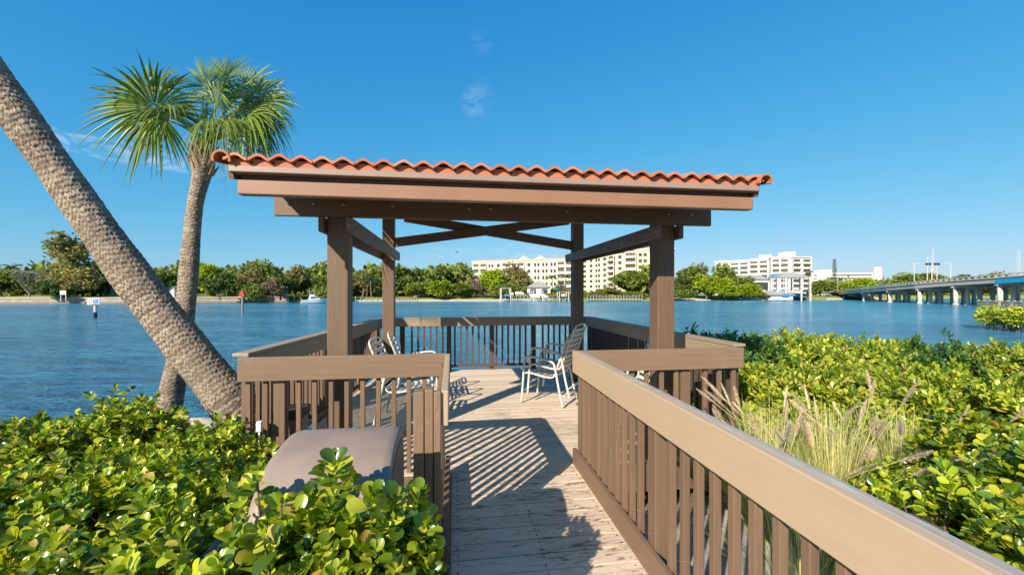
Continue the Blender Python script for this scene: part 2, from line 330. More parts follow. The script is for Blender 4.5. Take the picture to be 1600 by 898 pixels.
class MB:
    def __init__(s): s.V = []; s.F = []
    def add(s, V, Fc):
        n = len(s.V); s.V += [Vector(v) for v in V]; s.F += [tuple(i + n for i in f) for f in Fc]; return s
    def box(s, x0, x1, y0, y1, z0, z1):
        return s.hexa([(x0, y0, z0), (x1, y0, z0), (x1, y1, z0), (x0, y1, z0), (x0, y0, z1), (x1, y0, z1), (x1, y1, z1), (x0, y1, z1)])
    def hexa(s, P): return s.add(P, [(0, 3, 2, 1), (4, 5, 6, 7), (0, 1, 5, 4), (1, 2, 6, 5), (2, 3, 7, 6), (3, 0, 4, 7)])
    def beam(s, a, b, wd, hh, up=(0, 0, 1), dz=0):
        """bar from a to b; wd sideways, hh along up (centred)"""
        a = Vector(a); b = Vector(b); d = (b - a).normalized(); u = Vector(up); sd_ = d.cross(u).normalized(); u = sd_.cross(d).normalized()
        x = sd_ * wd / 2; y = u * hh / 2
        return s.hexa([a - x - y, a + x - y, b + x - y, b - x - y, a - x + y, a + x + y, b + x + y, b - x + y])
    def tube(s, pts, rad, n=8, cap=True):
        pts = [Vector(p) for p in pts]; k = len(pts); rad = rad if hasattr(rad, '__len__') else [rad] * k
        prev = None; V = []; Fc = []
        for i, p in enumerate(pts):
            d = (pts[min(i + 1, k - 1)] - pts[max(i - 1, 0)]).normalized()
            if prev is None: prev = d.orthogonal().normalized()
            a = (prev - d * prev.dot(d)).normalized(); prev = a; b = d.cross(a)
            for j in range(n): V.append(p + (a * math.cos(2 * math.pi * j / n) + b * math.sin(2 * math.pi * j / n)) * rad[i])
        for i in range(k - 1):
            for j in range(n): Fc.append((i * n + j, i * n + (j + 1) % n, (i + 1) * n + (j + 1) % n, (i + 1) * n + j))
        if cap: Fc.append(tuple(range(n - 1, -1, -1))); Fc.append(tuple(range((k - 1) * n, k * n)))
        return s.add(V, Fc)
    def build(s, name, mat, parent=None, smooth=False, bevel=0): return mesh_obj(name, [tuple(v) for v in s.V], s.F, mat, parent, smooth, bevel)

def box_part(name, b, mat, parent, bevel=.004): return MB().box(*b).build(name, mat, parent, False, bevel)
def curve_pts(P, n):
    P = [Vector(p) for p in P]; out = []
    for i in range(len(P) - 1):
        p0 = P[max(i - 1, 0)]; p1 = P[i]; p2 = P[i + 1]; p3 = P[min(i + 2, len(P) - 1)]
        for j in range(n):
            t = j / n; out.append(.5 * ((2 * p1) + (p2 - p0) * t + (2 * p0 - 5 * p1 + 4 * p2 - p3) * t * t + (3 * p1 - p0 - 3 * p2 + p3) * t ** 3))
    out.append(P[-1]); return out

# ------------------------------------------------------------------ setting: water, banks, far land
def grid_obj(name, xs, ys, zf, mat, kind='structure'):
    xs = np.array(xs, float); ys = np.array(ys, float); X, Y = np.meshgrid(xs, ys); Z = zf(X, Y)
    V = np.stack([X.ravel(), Y.ravel(), Z.ravel()], 1); nx = len(xs); ny = len(ys)
    i, j = np.meshgrid(np.arange(nx - 1), np.arange(ny - 1)); a = (j * nx + i).ravel()
    o = mesh_obj(name, V, np.stack([a, a + 1, a + nx + 1, a + nx], 1), mat, None, True); o['kind'] = kind; return o
water = mesh_obj('water', [(-4000, -300, WATER), (4000, -300, WATER), (4000, 4000, WATER), (-4000, 4000, WATER)], [(0, 1, 2, 3)], M['water']); water['kind'] = 'structure'

def bank(X, Y):
    shore = np.where(X < -.8, 5.2 + .12 * np.sin(X * 1.7), np.where(X > 3.2, 7.8 + .3 * np.sin(X), 5.2 + (X + .8) * .65))
    shore = np.where(X > 9, 7.8 - (X - 9) * .5, shore)
    t = np.clip((Y - shore + 1.6) / 2.4, 0, 1)
    z = -.38 - 1.7 * (t * t * (3 - 2 * t)) + .03 * np.sin(X * 3.1 + Y * 1.3) + .02 * np.sin(X * 7 - Y * 5)
    return z
grid_obj('ground', np.r_[-300, -80, -30, np.linspace(-14, 16, 90), 40, 120, 300], np.r_[-290, -80, -20, np.linspace(-6, 12, 70)], bank, M['ground'])
gv = grid_obj('gravel_path', np.linspace(1.25, 2.9, 18), np.linspace(.4, 3.4, 30), lambda X, Y: bank(X, Y) + .012, M['gravel'])

# far shore outline as (photo x, photo y of waterline)
shore_px = [(-900, 474), (-300, 474.5), (0, 474.3), (200, 473.6), (300, 473), (450, 472), (560, 471), (640, 470.6), (760, 470.4), (860, 470.2), (1000, 470), (1060, 469.3), (1190, 468.6), (1300, 468.2), (1345, 468), (1500, 466), (1700, 466), (2600, 466)]
def shore_pt(px, py, z=WATER): p = Wd(px, py, (H - WATER) * F / (py - 456)); return Vector((p.x, p.y, z))
Sp = [shore_pt(*q) for q in shore_px]
def outward(p, d):
    v = Vector((p.x, p.y, 0)).normalized(); return Vector((p.x + v.x * d, p.y + v.y * d, 0))
rows = [(-.6, WATER - .5), (.4, WATER + .12), (3.2, WATER + .55), (6, -.65), (14, -.25), (60, .1), (400, .3), (3800, .3)]
V = []; Fc = []
for d, z in rows:
    for (px_, _), p in zip(shore_px, Sp):
        q = outward(p, d); zz = z
        if px_ <= 450 and d > 3: zz = {3.2: .05, 6: .15, 14: .45, 60: .75}.get(d, .75)
        V.append((q.x, q.y, zz))
n = len(Sp)
for r_ in range(len(rows) - 1):
    for i in range(n - 1): a = r_ * n + i; Fc.append((a, a + 1, a + n + 1, a + n))
o = mesh_obj('far_shore', V, Fc, M['lawn'], None, True); o['kind'] = 'structure'
def beach(x0, x1, name='beach', d0=-.4, d1=3.0):
    pts = [(x, np.interp(x, [q[0] for q in shore_px], [q[1] for q in shore_px])) for x in np.linspace(x0, x1, 14)]
    V = []; m = len(pts)
    for d, z in ((d0, WATER - .3), (.4, WATER + .16), (d1, WATER + .62)):
        for k, q in enumerate(pts):
            e = outward(shore_pt(*q), d + (.5 * math.sin(k * 1.9) if d > .4 else 0)); V.append((e.x, e.y, z))
    o = mesh_obj(name, V, [(r_ * m + i, r_ * m + i + 1, (r_ + 1) * m + i + 1, (r_ + 1) * m + i) for r_ in range(2) for i in range(m - 1)], M['sand'], None, True)
    o['kind'] = 'structure'
beach(560, 860); beach(1040, 1196); beach(1290, 1345)

# ------------------------------------------------------------------ deck and ramp
YF, YR = 3.64, 8.28                       # front and rear of the platform
RS = .012                                 # the ramp falls gently towards the viewer
def rz_(y): return -(YF - y) * RS if y < YF else 0.0
xl = lambda y: -1.70 + (y - YF) * .075    # left edge of the platform
XR = 2.72
deck = thing('boardwalk_deck', 'tan painted timber deck and ramp with worn crosswise boards leading out over the water', 'deck', (0.5, 3.6, 0))
mb = MB(); y = YF - .02
while y < YR + .05:
    wdt = .138; x0, x1 = xl(y) + .0, XR; z = random.uniform(-.0015, .0015)
    mb.box(x0, x1, y, y + wdt, -.038 + z, z); y += wdt + .008
mb.build('platform_boards', M['deck'], deck, False, .003)
mb = MB(); y = YF - .03 - .138
while y > -2.2:
    z = rz_(y) + random.uniform(-.002, .002); mb.box(-.03, 1.10, y, y + .138, z - .038, z); y -= .146
mb.build('ramp_boards', M['deck'], deck, False, .003)
mb = MB()
for yy in np.linspace(YF + .05, YR - .05, 8): mb.box(xl(yy) + .05, XR - .05, yy, yy + .05, -.24, -.045)
mb.build('joists', M['brownX'], deck)
box_part('rim_board', (-1.70, -.06, YF - .075, YF - .035, -.26, -.006), M['brownX'], deck); box_part('rim_board', (1.14, XR, YF - .075, YF - .035, -.26, -.006), M['brownX'], deck)
for x in (-.07, 1.105): MB().beam((x + .0, -2.2, rz_(-2.2) - .14), (x, YF - .04, -.14), .04, .20).build('stringer', M['brownY'], deck)
for (x, y, b) in ((-1.5, 4.2, 2.2), (.5, 4.2, 2.2), (2.5, 4.2, 2.2), (-1.3, 8.0, 3), (.6, 8.0, 3), (2.5, 8.0, 3), (0.02, .6, .7), (1.02, .6, .7), (.02, 2.6, .7), (1.02, 2.6, .7)):
    MB().tube([(x, y, -b), (x, y, -.25)], .11, 12).build('piling', M['pile'], deck, True)
mb = MB()
y = YF - .03 - .138
while y > .3:
    for x in (.03, .53, 1.04):
        for yy in (y + .03, y + .105): mb.tube([(x + random.uniform(-.008, .008), yy, rz_(y) - .002), (x, yy, rz_(y) + .0035)], .0045, 6)
    y -= .146
o = mb.build('screws', M['black'], deck); o['kind'] = 'stuff'
# trim strip along the inner foot of the left railing
MB().beam((-.012, .6, rz_(.6) + .004), (-.012, YF - .1, .006), .012, .014).build('edge_trim', M['tanY'], deck)

# ------------------------------------------------------------------ railings
RH = 1.02
def railing(a, b, label, side, matb, matbal, posts, cap=0, zb=lambda t: 0.0, board=.195, n=None, kick=True, kickh=.14, kz=.02, skip=None, kickmat='brown', balz=None, trim=False, spacing=.112, bw=.036):
    """a,b: ends at deck level; the face board hangs on the 'side' normal, balusters and posts behind it"""
    a = Vector((*a, 0)); b = Vector((*b, 0)); d = (b - a); Ln = d.length; d.normalize(); nn = Vector((d.y, -d.x, 0)) * side
    r = thing('railing', label, 'railing', ((a.x + b.x) / 2, (a.y + b.y) / 2, 0))
    ax = 'X' if abs(d.x) > abs(d.y) else 'Y'
    za, zb_ = zb(0), zb(1)
    fa = a + Vector((0, 0, RH - board / 2 + za)); fb = b + Vector((0, 0, RH - board / 2 + zb_))
    MB().beam(fa, fb, .038, board).build('top_board', M[matb + ax], r, False, .005)
    if trim:
        MB().beam(fa - nn * .0425 + Vector((0, 0, board / 2 - .02)), fb - nn * .0425 + Vector((0, 0, board / 2 - .02)), .045, .036).build('top_edge', M['worn'], r, False, .006)
    if cap:
        MB().beam(fa - nn * (cap / 2 - .024) + Vector((0, 0, board / 2 + .0155)), fb - nn * (cap / 2 - .024) + Vector((0, 0, board / 2 + .0155)), cap, .03).build('cap_board', M[matb + ax], r, False, .006)
    back = -nn * (.019 + .0195)
    k = n or int(Ln / spacing)
    for i in range(k + 1):
        t = (i + .5) / (k + 1); p = a + d * (t * Ln) + back
        if any(abs(t * Ln - s) < .085 for s in posts): continue
        z0 = zb(t) + (kz if balz is None else balz); z1 = zb(t) + RH - .06
        MB().beam(p + Vector((0, 0, z0)), p + Vector((random.uniform(-.003, .003), 0, z1)), bw, .036, up=d).build('baluster', M[matbal + 'Z'], r, False, .003)
    for s in posts:
        p = a + d * s - nn * .066; t = s / Ln
        MB().beam(p + Vector((0, 0, zb(t) - .3)), p + Vector((0, 0, zb(t) + RH - .02)), .09, .09, up=d).build('post', M[matbal + 'Z'], r, False, .005)
    if kick:
        MB().beam(a + Vector((0, 0, kz + kickh / 2 + za)), b + Vector((0, 0, kz + kickh / 2 + zb_)), .038, kickh).build('kick_board', M[kickmat + ax], r, False, .005)
    return r
# rear railing: face board towards the deck
railing((-1.33, YR), (XR - .02, YR), 'railing across the water end of the deck with dark thin balusters', 1, 'khaki', 'dark', [.35, 1.25, 2.1, 2.95, 3.75], cap=.09, board=.14, kickh=.05, kz=.07, kickmat='dark', balz=.08, spacing=.122, bw=.03)
railing((xl(YF) + .02, YF + .03), (-1.34, YR - .02), 'railing along the left side of the pavilion deck nearest the palms', 1, 'khaki', 'brown', [.5, 1.8, 3.2, 4.3], cap=.13, board=.16, kickh=.05, kz=.07)
railing((XR - .02, YF + .03), (XR - .02, YR - .02), 'railing along the right side of the pavilion deck beside the tall hedge', -1, 'khaki', 'dark', [.5, 1.8, 3.2, 4.3], cap=.13, board=.16, kickh=.05, kz=.07)
railing((-1.72, YF), (-.055, YF), 'short railing at the front of the deck just behind the barbecue grill', 1, 'mid', 'bal', [.30], kick=False, balz=-.25, spacing=.135)
railing((1.13, YF), (2.75, YF), 'short railing at the front right of the deck in front of the thick right post', 1, 'mid', 'bal', [1.05], kick=False, balz=-.25, spacing=.15)
zr = lambda y0, y1: (lambda t: rz_(y0 + (y1 - y0) * t))
railing((-.045, 2.33), (-.045, YF - .02), 'short railing on the left edge of the ramp beside the barbecue grill', 1, 'tan', 'bal', [], zb=zr(2.33, YF), kick=True, kickh=.15, kz=.0, balz=0, spacing=.122, bw=.032)
railing((1.09, -1.9), (1.09, YF + .02), 'long tan railing running down the right side of the ramp past the camera', -1, 'tan', 'bal', [.5, 1.6, 2.8, 4.12], zb=zr(-1.9, YF), kick=True, kickh=.14, kz=.0, kickmat='bal', balz=-.28, trim=True, spacing=.122, bw=.036)
# posts at the near end of the left ramp railing: three boards bolted together
rl = [o for o in COL.objects if o.get('label', '').startswith('short railing on the left edge')][0]
z0 = rz_(2.35)
MB().box(-.105, -.066, 2.31, 2.36, -.5, z0 + RH + .0).build('post_board', M['midZ'], rl, False, .006)
MB().box(-.155, -.108, 2.32, 2.41, -.5, z0 + RH + .01).build('post_board', M['midZ'], rl, False, .006)
MB().box(-.215, -.158, 2.315, 2.41, -.5, z0 + RH - .0).build('post_board', M['midZ'], rl, False, .006)

# ------------------------------------------------------------------ pavilion
pav = thing('pavilion', 'brown timber pavilion with a terracotta barrel tile roof on four thick posts', 'pavilion', (.55, 5.5, 0))
PX = ((-1.142, -.957), (2.07, 2.255)); PYF, PYR = 4.0, 7.0
for (x0, x1) in PX:
    for y0 in (PYF, PYR):
        box_part('post', (x0, x1, y0, y0 + .185, .002, 2.40 if y0 == PYF else 3.0), M['brownZ'], pav, .008)
        box_part('post_base', (x0 - .02, x1 + .02, y0 - .02, y0 + .205, .003, .06), M['darkX'], pav)
for (y0, nm, zz0) in ((PYF - .052, 'front_beam', 2.228), (PYR + .19, 'rear_beam', 2.86)):
    ob = box_part(nm, (-1.576, 2.63, y0, y0 + .05, zz0, zz0 + .232), M['brownX'], pav, .006)
    if nm == 'front_beam':
        for x in (-1.45, -1.24, -.98, -.55, .15, .35, 1.1, 2.15, 2.4):
            MB().tube([(x, y0 - .014, 2.34), (x, y0 + .0, 2.34)], .016, 8).build('bolt', M['bolt'], ob, True)
for (x0, x1) in PX:
    for q in ((x0 - .052, x0 - .003), (x1 + .003, x1 + .052)):
        inner = (q[0] > 0) == (x0 < 0) if False else None
        is_in = (x0 < 0 and q[0] > x0) or (x0 > 0 and q[0] < x0)
        ob = box_part('side_beam', (q[0], q[1], PYF - .08, PYR + .36, 2.09, 2.224), M['grey_wood' if is_in else 'brownY'], pav, .005)
        if is_in:
            s = .006 if x0 < 0 else -.006; xf = q[1] if x0 < 0 else q[0]
            for (yy, zz) in ((PYF + .03, 2.185), (PYF + .10, 2.14), (PYR + .25, 2.185), (PYR + .3, 2.13)):
                MB().tube([(xf - s, yy, zz), (xf + s, yy, zz)], .015, 8).build('bolt', M['bolt'], ob, True)
# crossed braces between the rear posts
MB().beam((-.98, PYR + .06, 2.36), (2.0, PYR + .06, 2.80), .045, .15).build('brace', M['brownX'], pav, False, .005)
MB().beam((2.10, PYR + .11, 2.36), (-.80, PYR + .11, 2.79), .045, .15).build('brace', M['brownX'], pav, False, .005)
# roof: two shallow slopes, ridge along X
RX0, RX1 = -1.60, 2.60; EY0, EY1 = 3.22, 8.0; RY = EY1; EZ = 2.475; PITCH = .19
roofz = lambda y: EZ + (min(y, 2 * RY - y) - EY0) * PITCH
roof = MB()
for (ya, yb) in ((EY0, RY),):
    za, zb2 = roofz(ya), roofz(yb); P = [(RX0 + .05, ya, za - .05), (RX1 - .05, ya, za - .05), (RX1 - .05, yb, zb2 - .05), (RX0 + .05, yb, zb2 - .05)]
    roof.hexa([*P, *[(p[0], p[1], p[2] + .03) for p in P]])
roof_o = roof.build('roof', M['brownY'], pav)
mb = MB()
for x in np.linspace(-1.35, 2.38, 8):
    for ya in (EY0 + .14,):
        mb.beam((x, ya, roofz(ya) - .115), (x, RY, roofz(RY) - .115), .04, .12)
mb.build('rafters', M['brownY'], roof_o)
for s, ye in ((1, EY0),):
    yf = ye + .115 * s; a_, b_ = sorted((yf, yf + .03 * s)); box_part('fascia_board', (-1.55, 2.56, a_, b_, 2.34, 2.455), M['brownX'], roof_o)
    a_, b_ = sorted((ye + .03 * s, ye + .110 * s)); ob = box_part('gutter', (-1.545, 2.557, a_, b_, 2.257, 2.362), M['gutter'], pav, .008)
    a_, b_ = sorted((ye + .075 * s, ye + .112 * s)); box_part('gutter_shade_strip', (-1.54, 2.55, a_, b_, 2.3635, 2.405), M['darkX'], ob)  # dark strip paints the drip edge's shade above the gutter
    a_, b_ = sorted((ye - .012 * s, ye + .112 * s)); box_part('drip_edge', (-1.585, 2.585, a_, b_, 2.4065, 2.452), M['drip'], roof_o, .006)
for x0 in (-1.60, 2.565): # rake boards
    for s, ye in ((1, EY0),):
        MB().beam((x0 + .0175, ye + .02 * s, roofz(ye) - .06), (x0 + .0175, RY, roofz(RY) - .06), .035, .10).build('rake_board', M['brownY'], roof_o)
# barrel tiles: one course after another, every tile with a body of its own
NT = 29; pitch = (RX1 - RX0) / NT; V = []; Fc = []
prof = []
for k in range(11):
    t = k / 10; prof.append((t * pitch * 1.06,   .038 * (0.5 - 0.5 * math.cos(2 * math.pi * (t * .94 + .03)))))
courses = 16
for s in (1,):
    for c in range(courses):
        cl = (RY - EY0) / courses
        for i in range(NT):
            jx = random.uniform(-.003, .003); jz = random.uniform(-.003, .004); jy = random.uniform(-.008, .008); yaw = random.uniform(-.01, .01)
            ya = EY0 - .035 + c * cl + jy; yb = ya + cl * 1.22
            base = len(V)
            for (yy, lift) in ((ya, .020), (yb, -.004)):
                for th in (0, .019):
                    for (px_, pz) in prof:
                        Y_ = yy if s == 1 else 2 * RY - yy
                        zz = EZ + (yy - EY0) * PITCH + lift + pz + th + jz - .008
                        V.append((RX0 + i * pitch + px_ + jx + (yy - ya) * yaw, Y_, zz))
            K = len(prof); f = lambda r, k: base + r * K + k
            for k in range(K - 1):
                Fc += [(f(1, k), f(1, k + 1), f(3, k + 1), f(3, k)), (f(0, k + 1), f(0, k), f(2, k), f(2, k + 1)), (f(0, k), f(0, k + 1), f(1, k + 1), f(1, k))]
            Fc += [(f(0, 0), f(1, 0), f(3, 0), f(2, 0)), (f(1, K - 1), f(0, K - 1), f(2, K - 1), f(3, K - 1))]
mesh_obj('barrel_tiles', V, Fc, M['tile'], roof_o, False)
eo = box_part('eave_closure', (RX0 + .02, RX1 - .02, EY0 + .004, EY0 + .02, 2.4535, EZ + .028), M['tile'], roof_o, 0)
mb = MB()
for i in range(NT): mb.tube([(RX0 + (i + .02) * pitch + .02, EY0 - .002, EZ + .004), (RX0 + (i + .02) * pitch + .02, EY0 + .006, EZ + .004)], .008, 7)
mb.build('weep_holes', M['black'], eo)
def half_round(path, r, th=.014, nn=9, taper=0):
    V = []; Fc = []; K = nn
    return V, Fc
def arch_tile(mb, a, b, r, up, closed=0.6):
    a = Vector(a); b = Vector(b); d = (b - a).normalized(); u = Vector(up); sd_ = d.cross(u).normalized(); u = sd_.cross(d)
    V = []; K = 11
    for p, rr in ((a, r), (b, r * .86)):
        for th in (rr - .014, rr):
            for k in range(K):
                an = -closed + (math.pi + 2 * closed) * k / (K - 1); V.append(p + sd_ * math.cos(an) * th + u * math.sin(an) * th)
    f = lambda q, k: q * K + k; Fc = []
    for k in range(K - 1): Fc += [(f(1, k), f(1, k + 1), f(3, k + 1), f(3, k)), (f(0, k), f(2, k), f(2, k + 1), f(0, k + 1)), (f(0, k), f(0, k + 1), f(1, k + 1), f(1, k)), (f(2, k), f(3, k), f(3, k + 1), f(2, k + 1))]
    for k in (0, K - 1): Fc.append((f(0, k), f(1, k), f(3, k), f(2, k)))
    mb.add(V, Fc)
for x in (RX0 - .012, RX1 + .012):
    for s in (1,):
        mb = MB()
        for c in range(15):
            cl = (RY - EY0) / 15; ya = EY0 - .05 + c * cl; yb = ya + cl * 1.2
            q = lambda yy, l: (x, yy if s == 1 else 2 * RY - yy, EZ + (yy - EY0) * PITCH + l)
            arch_tile(mb, q(ya, .018), q(yb, .010), .062, (0, 0, 1), .35)
        mb.build('rake_tiles', M['tile'], roof_o, False)
mb = MB(); nx = 14
for i in range(nx):
    cl = (RX1 - RX0) / nx; arch_tile(mb, (RX0 + i * cl - .03, RY, roofz(RY) + .012), (RX0 + (i + 1) * cl + .03, RY, roofz(RY) + .004), .085, (0, 0, 1), .1)
mb.build('ridge_tiles', M['tile'], roof_o, False)
# ------------------------------------------------------------------ patio chairs
def make_chair(label, group):
    r = thing('patio_chair', label, 'chair', group=group)
    T = .0155; Wd2 = .27
    for s in (-1, 1):
        x = s * Wd2
        # front leg, arm and rear leg are one bent tube; chair faces -Y
        pts = curve_pts([(x, -.30, .012), (x, -.275, .30), (x, -.25, .60), (x, -.19, .655), (x * 1.02, .0, .64), (x, .16, .60), (x, .205, .52), (x, .26, .25), (x, .32, .012)], 5)
        MB().tube(pts, T, 8).build('side_frame', M['alu'], r, True)
    for s in (-1, 1):
        x = s * (Wd2 - .028)
        pts = curve_pts([(x, -.27, .40), (x, -.20, .425), (x, .05, .385), (x, .17, .40), (x, .225, .52), (x, .30, .74), (x, .375, .93)], 6)
        MB().tube(pts, .011, 8).build('seat_rail', M['alu'], r, True)
    MB().tube(curve_pts([(-.242, .375, .93), (-.22, .385, .965), (-.1, .395, .985), (.1, .395, .985), (.22, .385, .965), (.242, .375, .93)], 4), .011, 8).build('top_rail', M['alu'], r, True)
    MB().tube([(-.245, -.27, .40), (.245, -.27, .40)], .011, 8).build('front_bar', M['alu'], r, True)
    MB().tube([(-.268, .295, .14), (.268, .295, .14)], .010, 8).build('stretcher', M['alu'], r, True)
    MB().tube([(-.268, -.29, .17), (.268, -.29, .17)], .010, 8).build('stretcher', M['alu'], r, True)
    rail = curve_pts([(0, -.27, .40), (0, -.20, .425), (0, .05, .385), (0, .17, .40), (0, .225, .52), (0, .30, .74), (0, .375, .93)], 24)
    acc = 0; last = rail[0]; nxt = .03; k = 0
    for i in range(1, len(rail)):
        acc += (rail[i] - rail[i - 1]).length
        if acc > nxt:
            nxt += .075; p = rail[i]; d = (rail[i] - rail[i - 1]).normalized()
            mb = MB(); V = []; ns = 8; nrm = Vector((0, -d.z, d.y)) if d.z < .7 else Vector((0, -d.z, d.y))
            for j in range(ns + 1):
                t = j / ns * 2 - 1; sag = (1 - t * t) * .022
                for e in (-.021, .021):
                    q = p + d * e - nrm * (sag - .012); V.append((t * .252, q.y, q.z))
            mb.add(V, [(2 * j, 2 * j + 1, 2 * j + 3, 2 * j + 2) for j in range(ns)])
            o = mb.build('strap', M['strap'], r, True); so = o.modifiers.new('s', 'SOLIDIFY'); so.thickness = .004; so.offset = 0
    return r
G = 'strapped patio chairs on the deck'
ch = make_chair('cream strap patio chair at the bottom of the stack beside the right rear post', G)
def place_chair(X, Y, rz, label, z=0.0, first=False):
    if first: o = ch; o.location = (X, Y, z); o.rotation_euler = (0, 0, R(rz)); o['label'] = label; return
    copy_tree(ch, None, (X, Y, z), R(rz), None, label)
place_chair(1.35, 5.80, -126, 'lower chair of the stacked pair in front of the right rear post', 0, True)
place_chair(1.43, 5.76, -126, 'upper chair of the stacked pair in front of the right rear post', .12)
place_chair(-.56, 5.2, 84, 'cream strap patio chair on the left side of the deck nearest the left front post')
place_chair(-.50, 6.08, 92, 'cream strap patio chair on the left side of the deck nearest the water end')
place_chair(2.30, 5.05, -84, 'lone cream patio chair by the right railing behind the thick front post')
# small bin by the left railing
bn = thing('waste_bin', 'small grey brown bin with a dark rim between the balusters at the front left corner', 'bin', (-1.42, 3.95, 0))
MB().hexa([(-1.52, 3.87, .003), (-1.34, 3.87, .003), (-1.34, 4.05, .003), (-1.52, 4.05, .003), (-1.54, 3.85, .44), (-1.32, 3.85, .44), (-1.32, 4.07, .44), (-1.54, 4.07, .44)]).build('body', M['drip'], bn, False, .01)
MB().box(-1.555, -1.305, 3.835, 4.085, .442, .52).build('rim', M['darkX'], bn, False, .01)
wp = MB().tube(curve_pts([(-1.53, 3.57, .46), (-1.53, 3.565, .2), (-1.525, 3.57, -.05), (-1.53, 3.57, -.45)], 4), .008, 6).build('cable', M['white'], None, True)
tag(wp, 'thin white cable running down the left end of the front railing', 'cable')
MB().box(-1.548, -1.512, 3.55, 3.59, .44, .52).build('connector', M['white'], wp, False, .004)

# ------------------------------------------------------------------ barbecue grill
gr = thing('barbecue_grill', 'barbecue grill with a rounded taupe lid behind the glossy shrubs', 'grill', (-.55, 2.2, -.42))
def lid_prof():
    P = [(1.82, .40), (1.83, .50), (1.875, .62), (1.95, .70), (2.06, .765), (2.20, .795), (2.34, .805), (2.43, .79), (2.48, .74), (2.50, .60), (2.50, .40)]
    return [Vector((0, a, b)) for a, b in P]
lp = curve_pts(lid_prof(), 4); X0, X1 = -.86, -.285
V = []; Fc = []; K = len(lp); cx = Vector((0, 2.17, .42))
secs = [(X0, .93), (X0 + .012, .97), (X0 + .05, 1.0), (X1 - .05, 1.0), (X1 - .012, .985), (X1, .955)]
for x, sc_ in secs:
    for p in lp: q = cx + (p - cx) * sc_; V.append((x, q.y, q.z))
for a in range(len(secs) - 1):
    for k in range(K - 1): Fc.append((a * K + k, (a + 1) * K + k, (a + 1) * K + k + 1, a * K + k + 1))
Fc.append(tuple(range(K))); Fc.append(tuple(range((len(secs) - 1) * K + K - 1, (len(secs) - 1) * K - 1, -1)))
lid = mesh_obj('lid', V, Fc, M['grill'], gr, True)
lid.data.polygons[len(Fc) - 1].use_smooth = False; lid.data.polygons[len(Fc) - 2].use_smooth = False
for x, s in ((X1, 1), (X0, -1)):
    V = []
    for dx, sc_ in ((.001, .84), (.007, .82)):
        for p in lp: q = cx + Vector((0, 0, .012)) + (p - cx) * sc_; V.append((x + dx * s, q.y, q.z))
    Fc = [(k, k + 1, K + k + 1, K + k) for k in range(K - 1)] + [tuple(range(K, 2 * K))]
    mesh_obj('end_panel', V, Fc, M['grill2'], lid, False)
MB().tube(curve_pts([(-.80, 1.84, .52), (-.80, 1.79, .53), (-.57, 1.78, .53), (-.34, 1.79, .53), (-.34, 1.84, .52)], 4), .012, 8).build('handle', M['black'], lid, True)
MB().box(-.87, -.275, 1.83, 2.50, .24, .395).build('cook_box', M['black'], gr, False, .02)
MB().box(-.84, -.30, 1.86, 2.46, -.86, .235).build('cabinet', M['black'], gr, False, .01)
# black side shelf with curled-up lip at the right end
MB().box(-.27, -.115, 1.86, 2.26, .385, .41).build('side_shelf', M['black'], gr, False, .01)
V = []; Fc = []
bw_ = MB().tube(curve_pts([(-.27, 1.9, .41), (-.15, 1.88, .43), (-.115, 2.0, .44), (-.115, 2.2, .44), (-.20, 2.26, .42)], 5), .016, 8).build('shelf_lip', M['black'], gr, True)
MB().box(-1.10, -.875, 1.9, 2.3, .37, .395).build('side_shelf', M['black'], gr, False, .01)
for x in (-.82, -.33):
    for y in (1.9, 2.42): MB().tube([(x - .015, y, -.875), (x + .015, y, -.875)], .045, 14).build('wheel', M['black'], gr, True)

K_ = .80                                   # the grill stands a little nearer and is compact
for o in list(gr.children_recursive):
    me = o.data; off = OFF.get(o, Vector((0, 0, 0)))
    co = np.empty(len(me.vertices) * 3, dtype=np.float32); me.vertices.foreach_get('co', co); co = co.reshape(-1, 3) + np.array(OFF[gr])
    co = co * K_ + np.array([0, 0, H * (1 - K_)]) - np.array([-.44, 1.76, -.42]); me.vertices.foreach_set('co', co.astype(np.float32).ravel()); me.update()
gr.location = (-.44, 1.76, -.42)

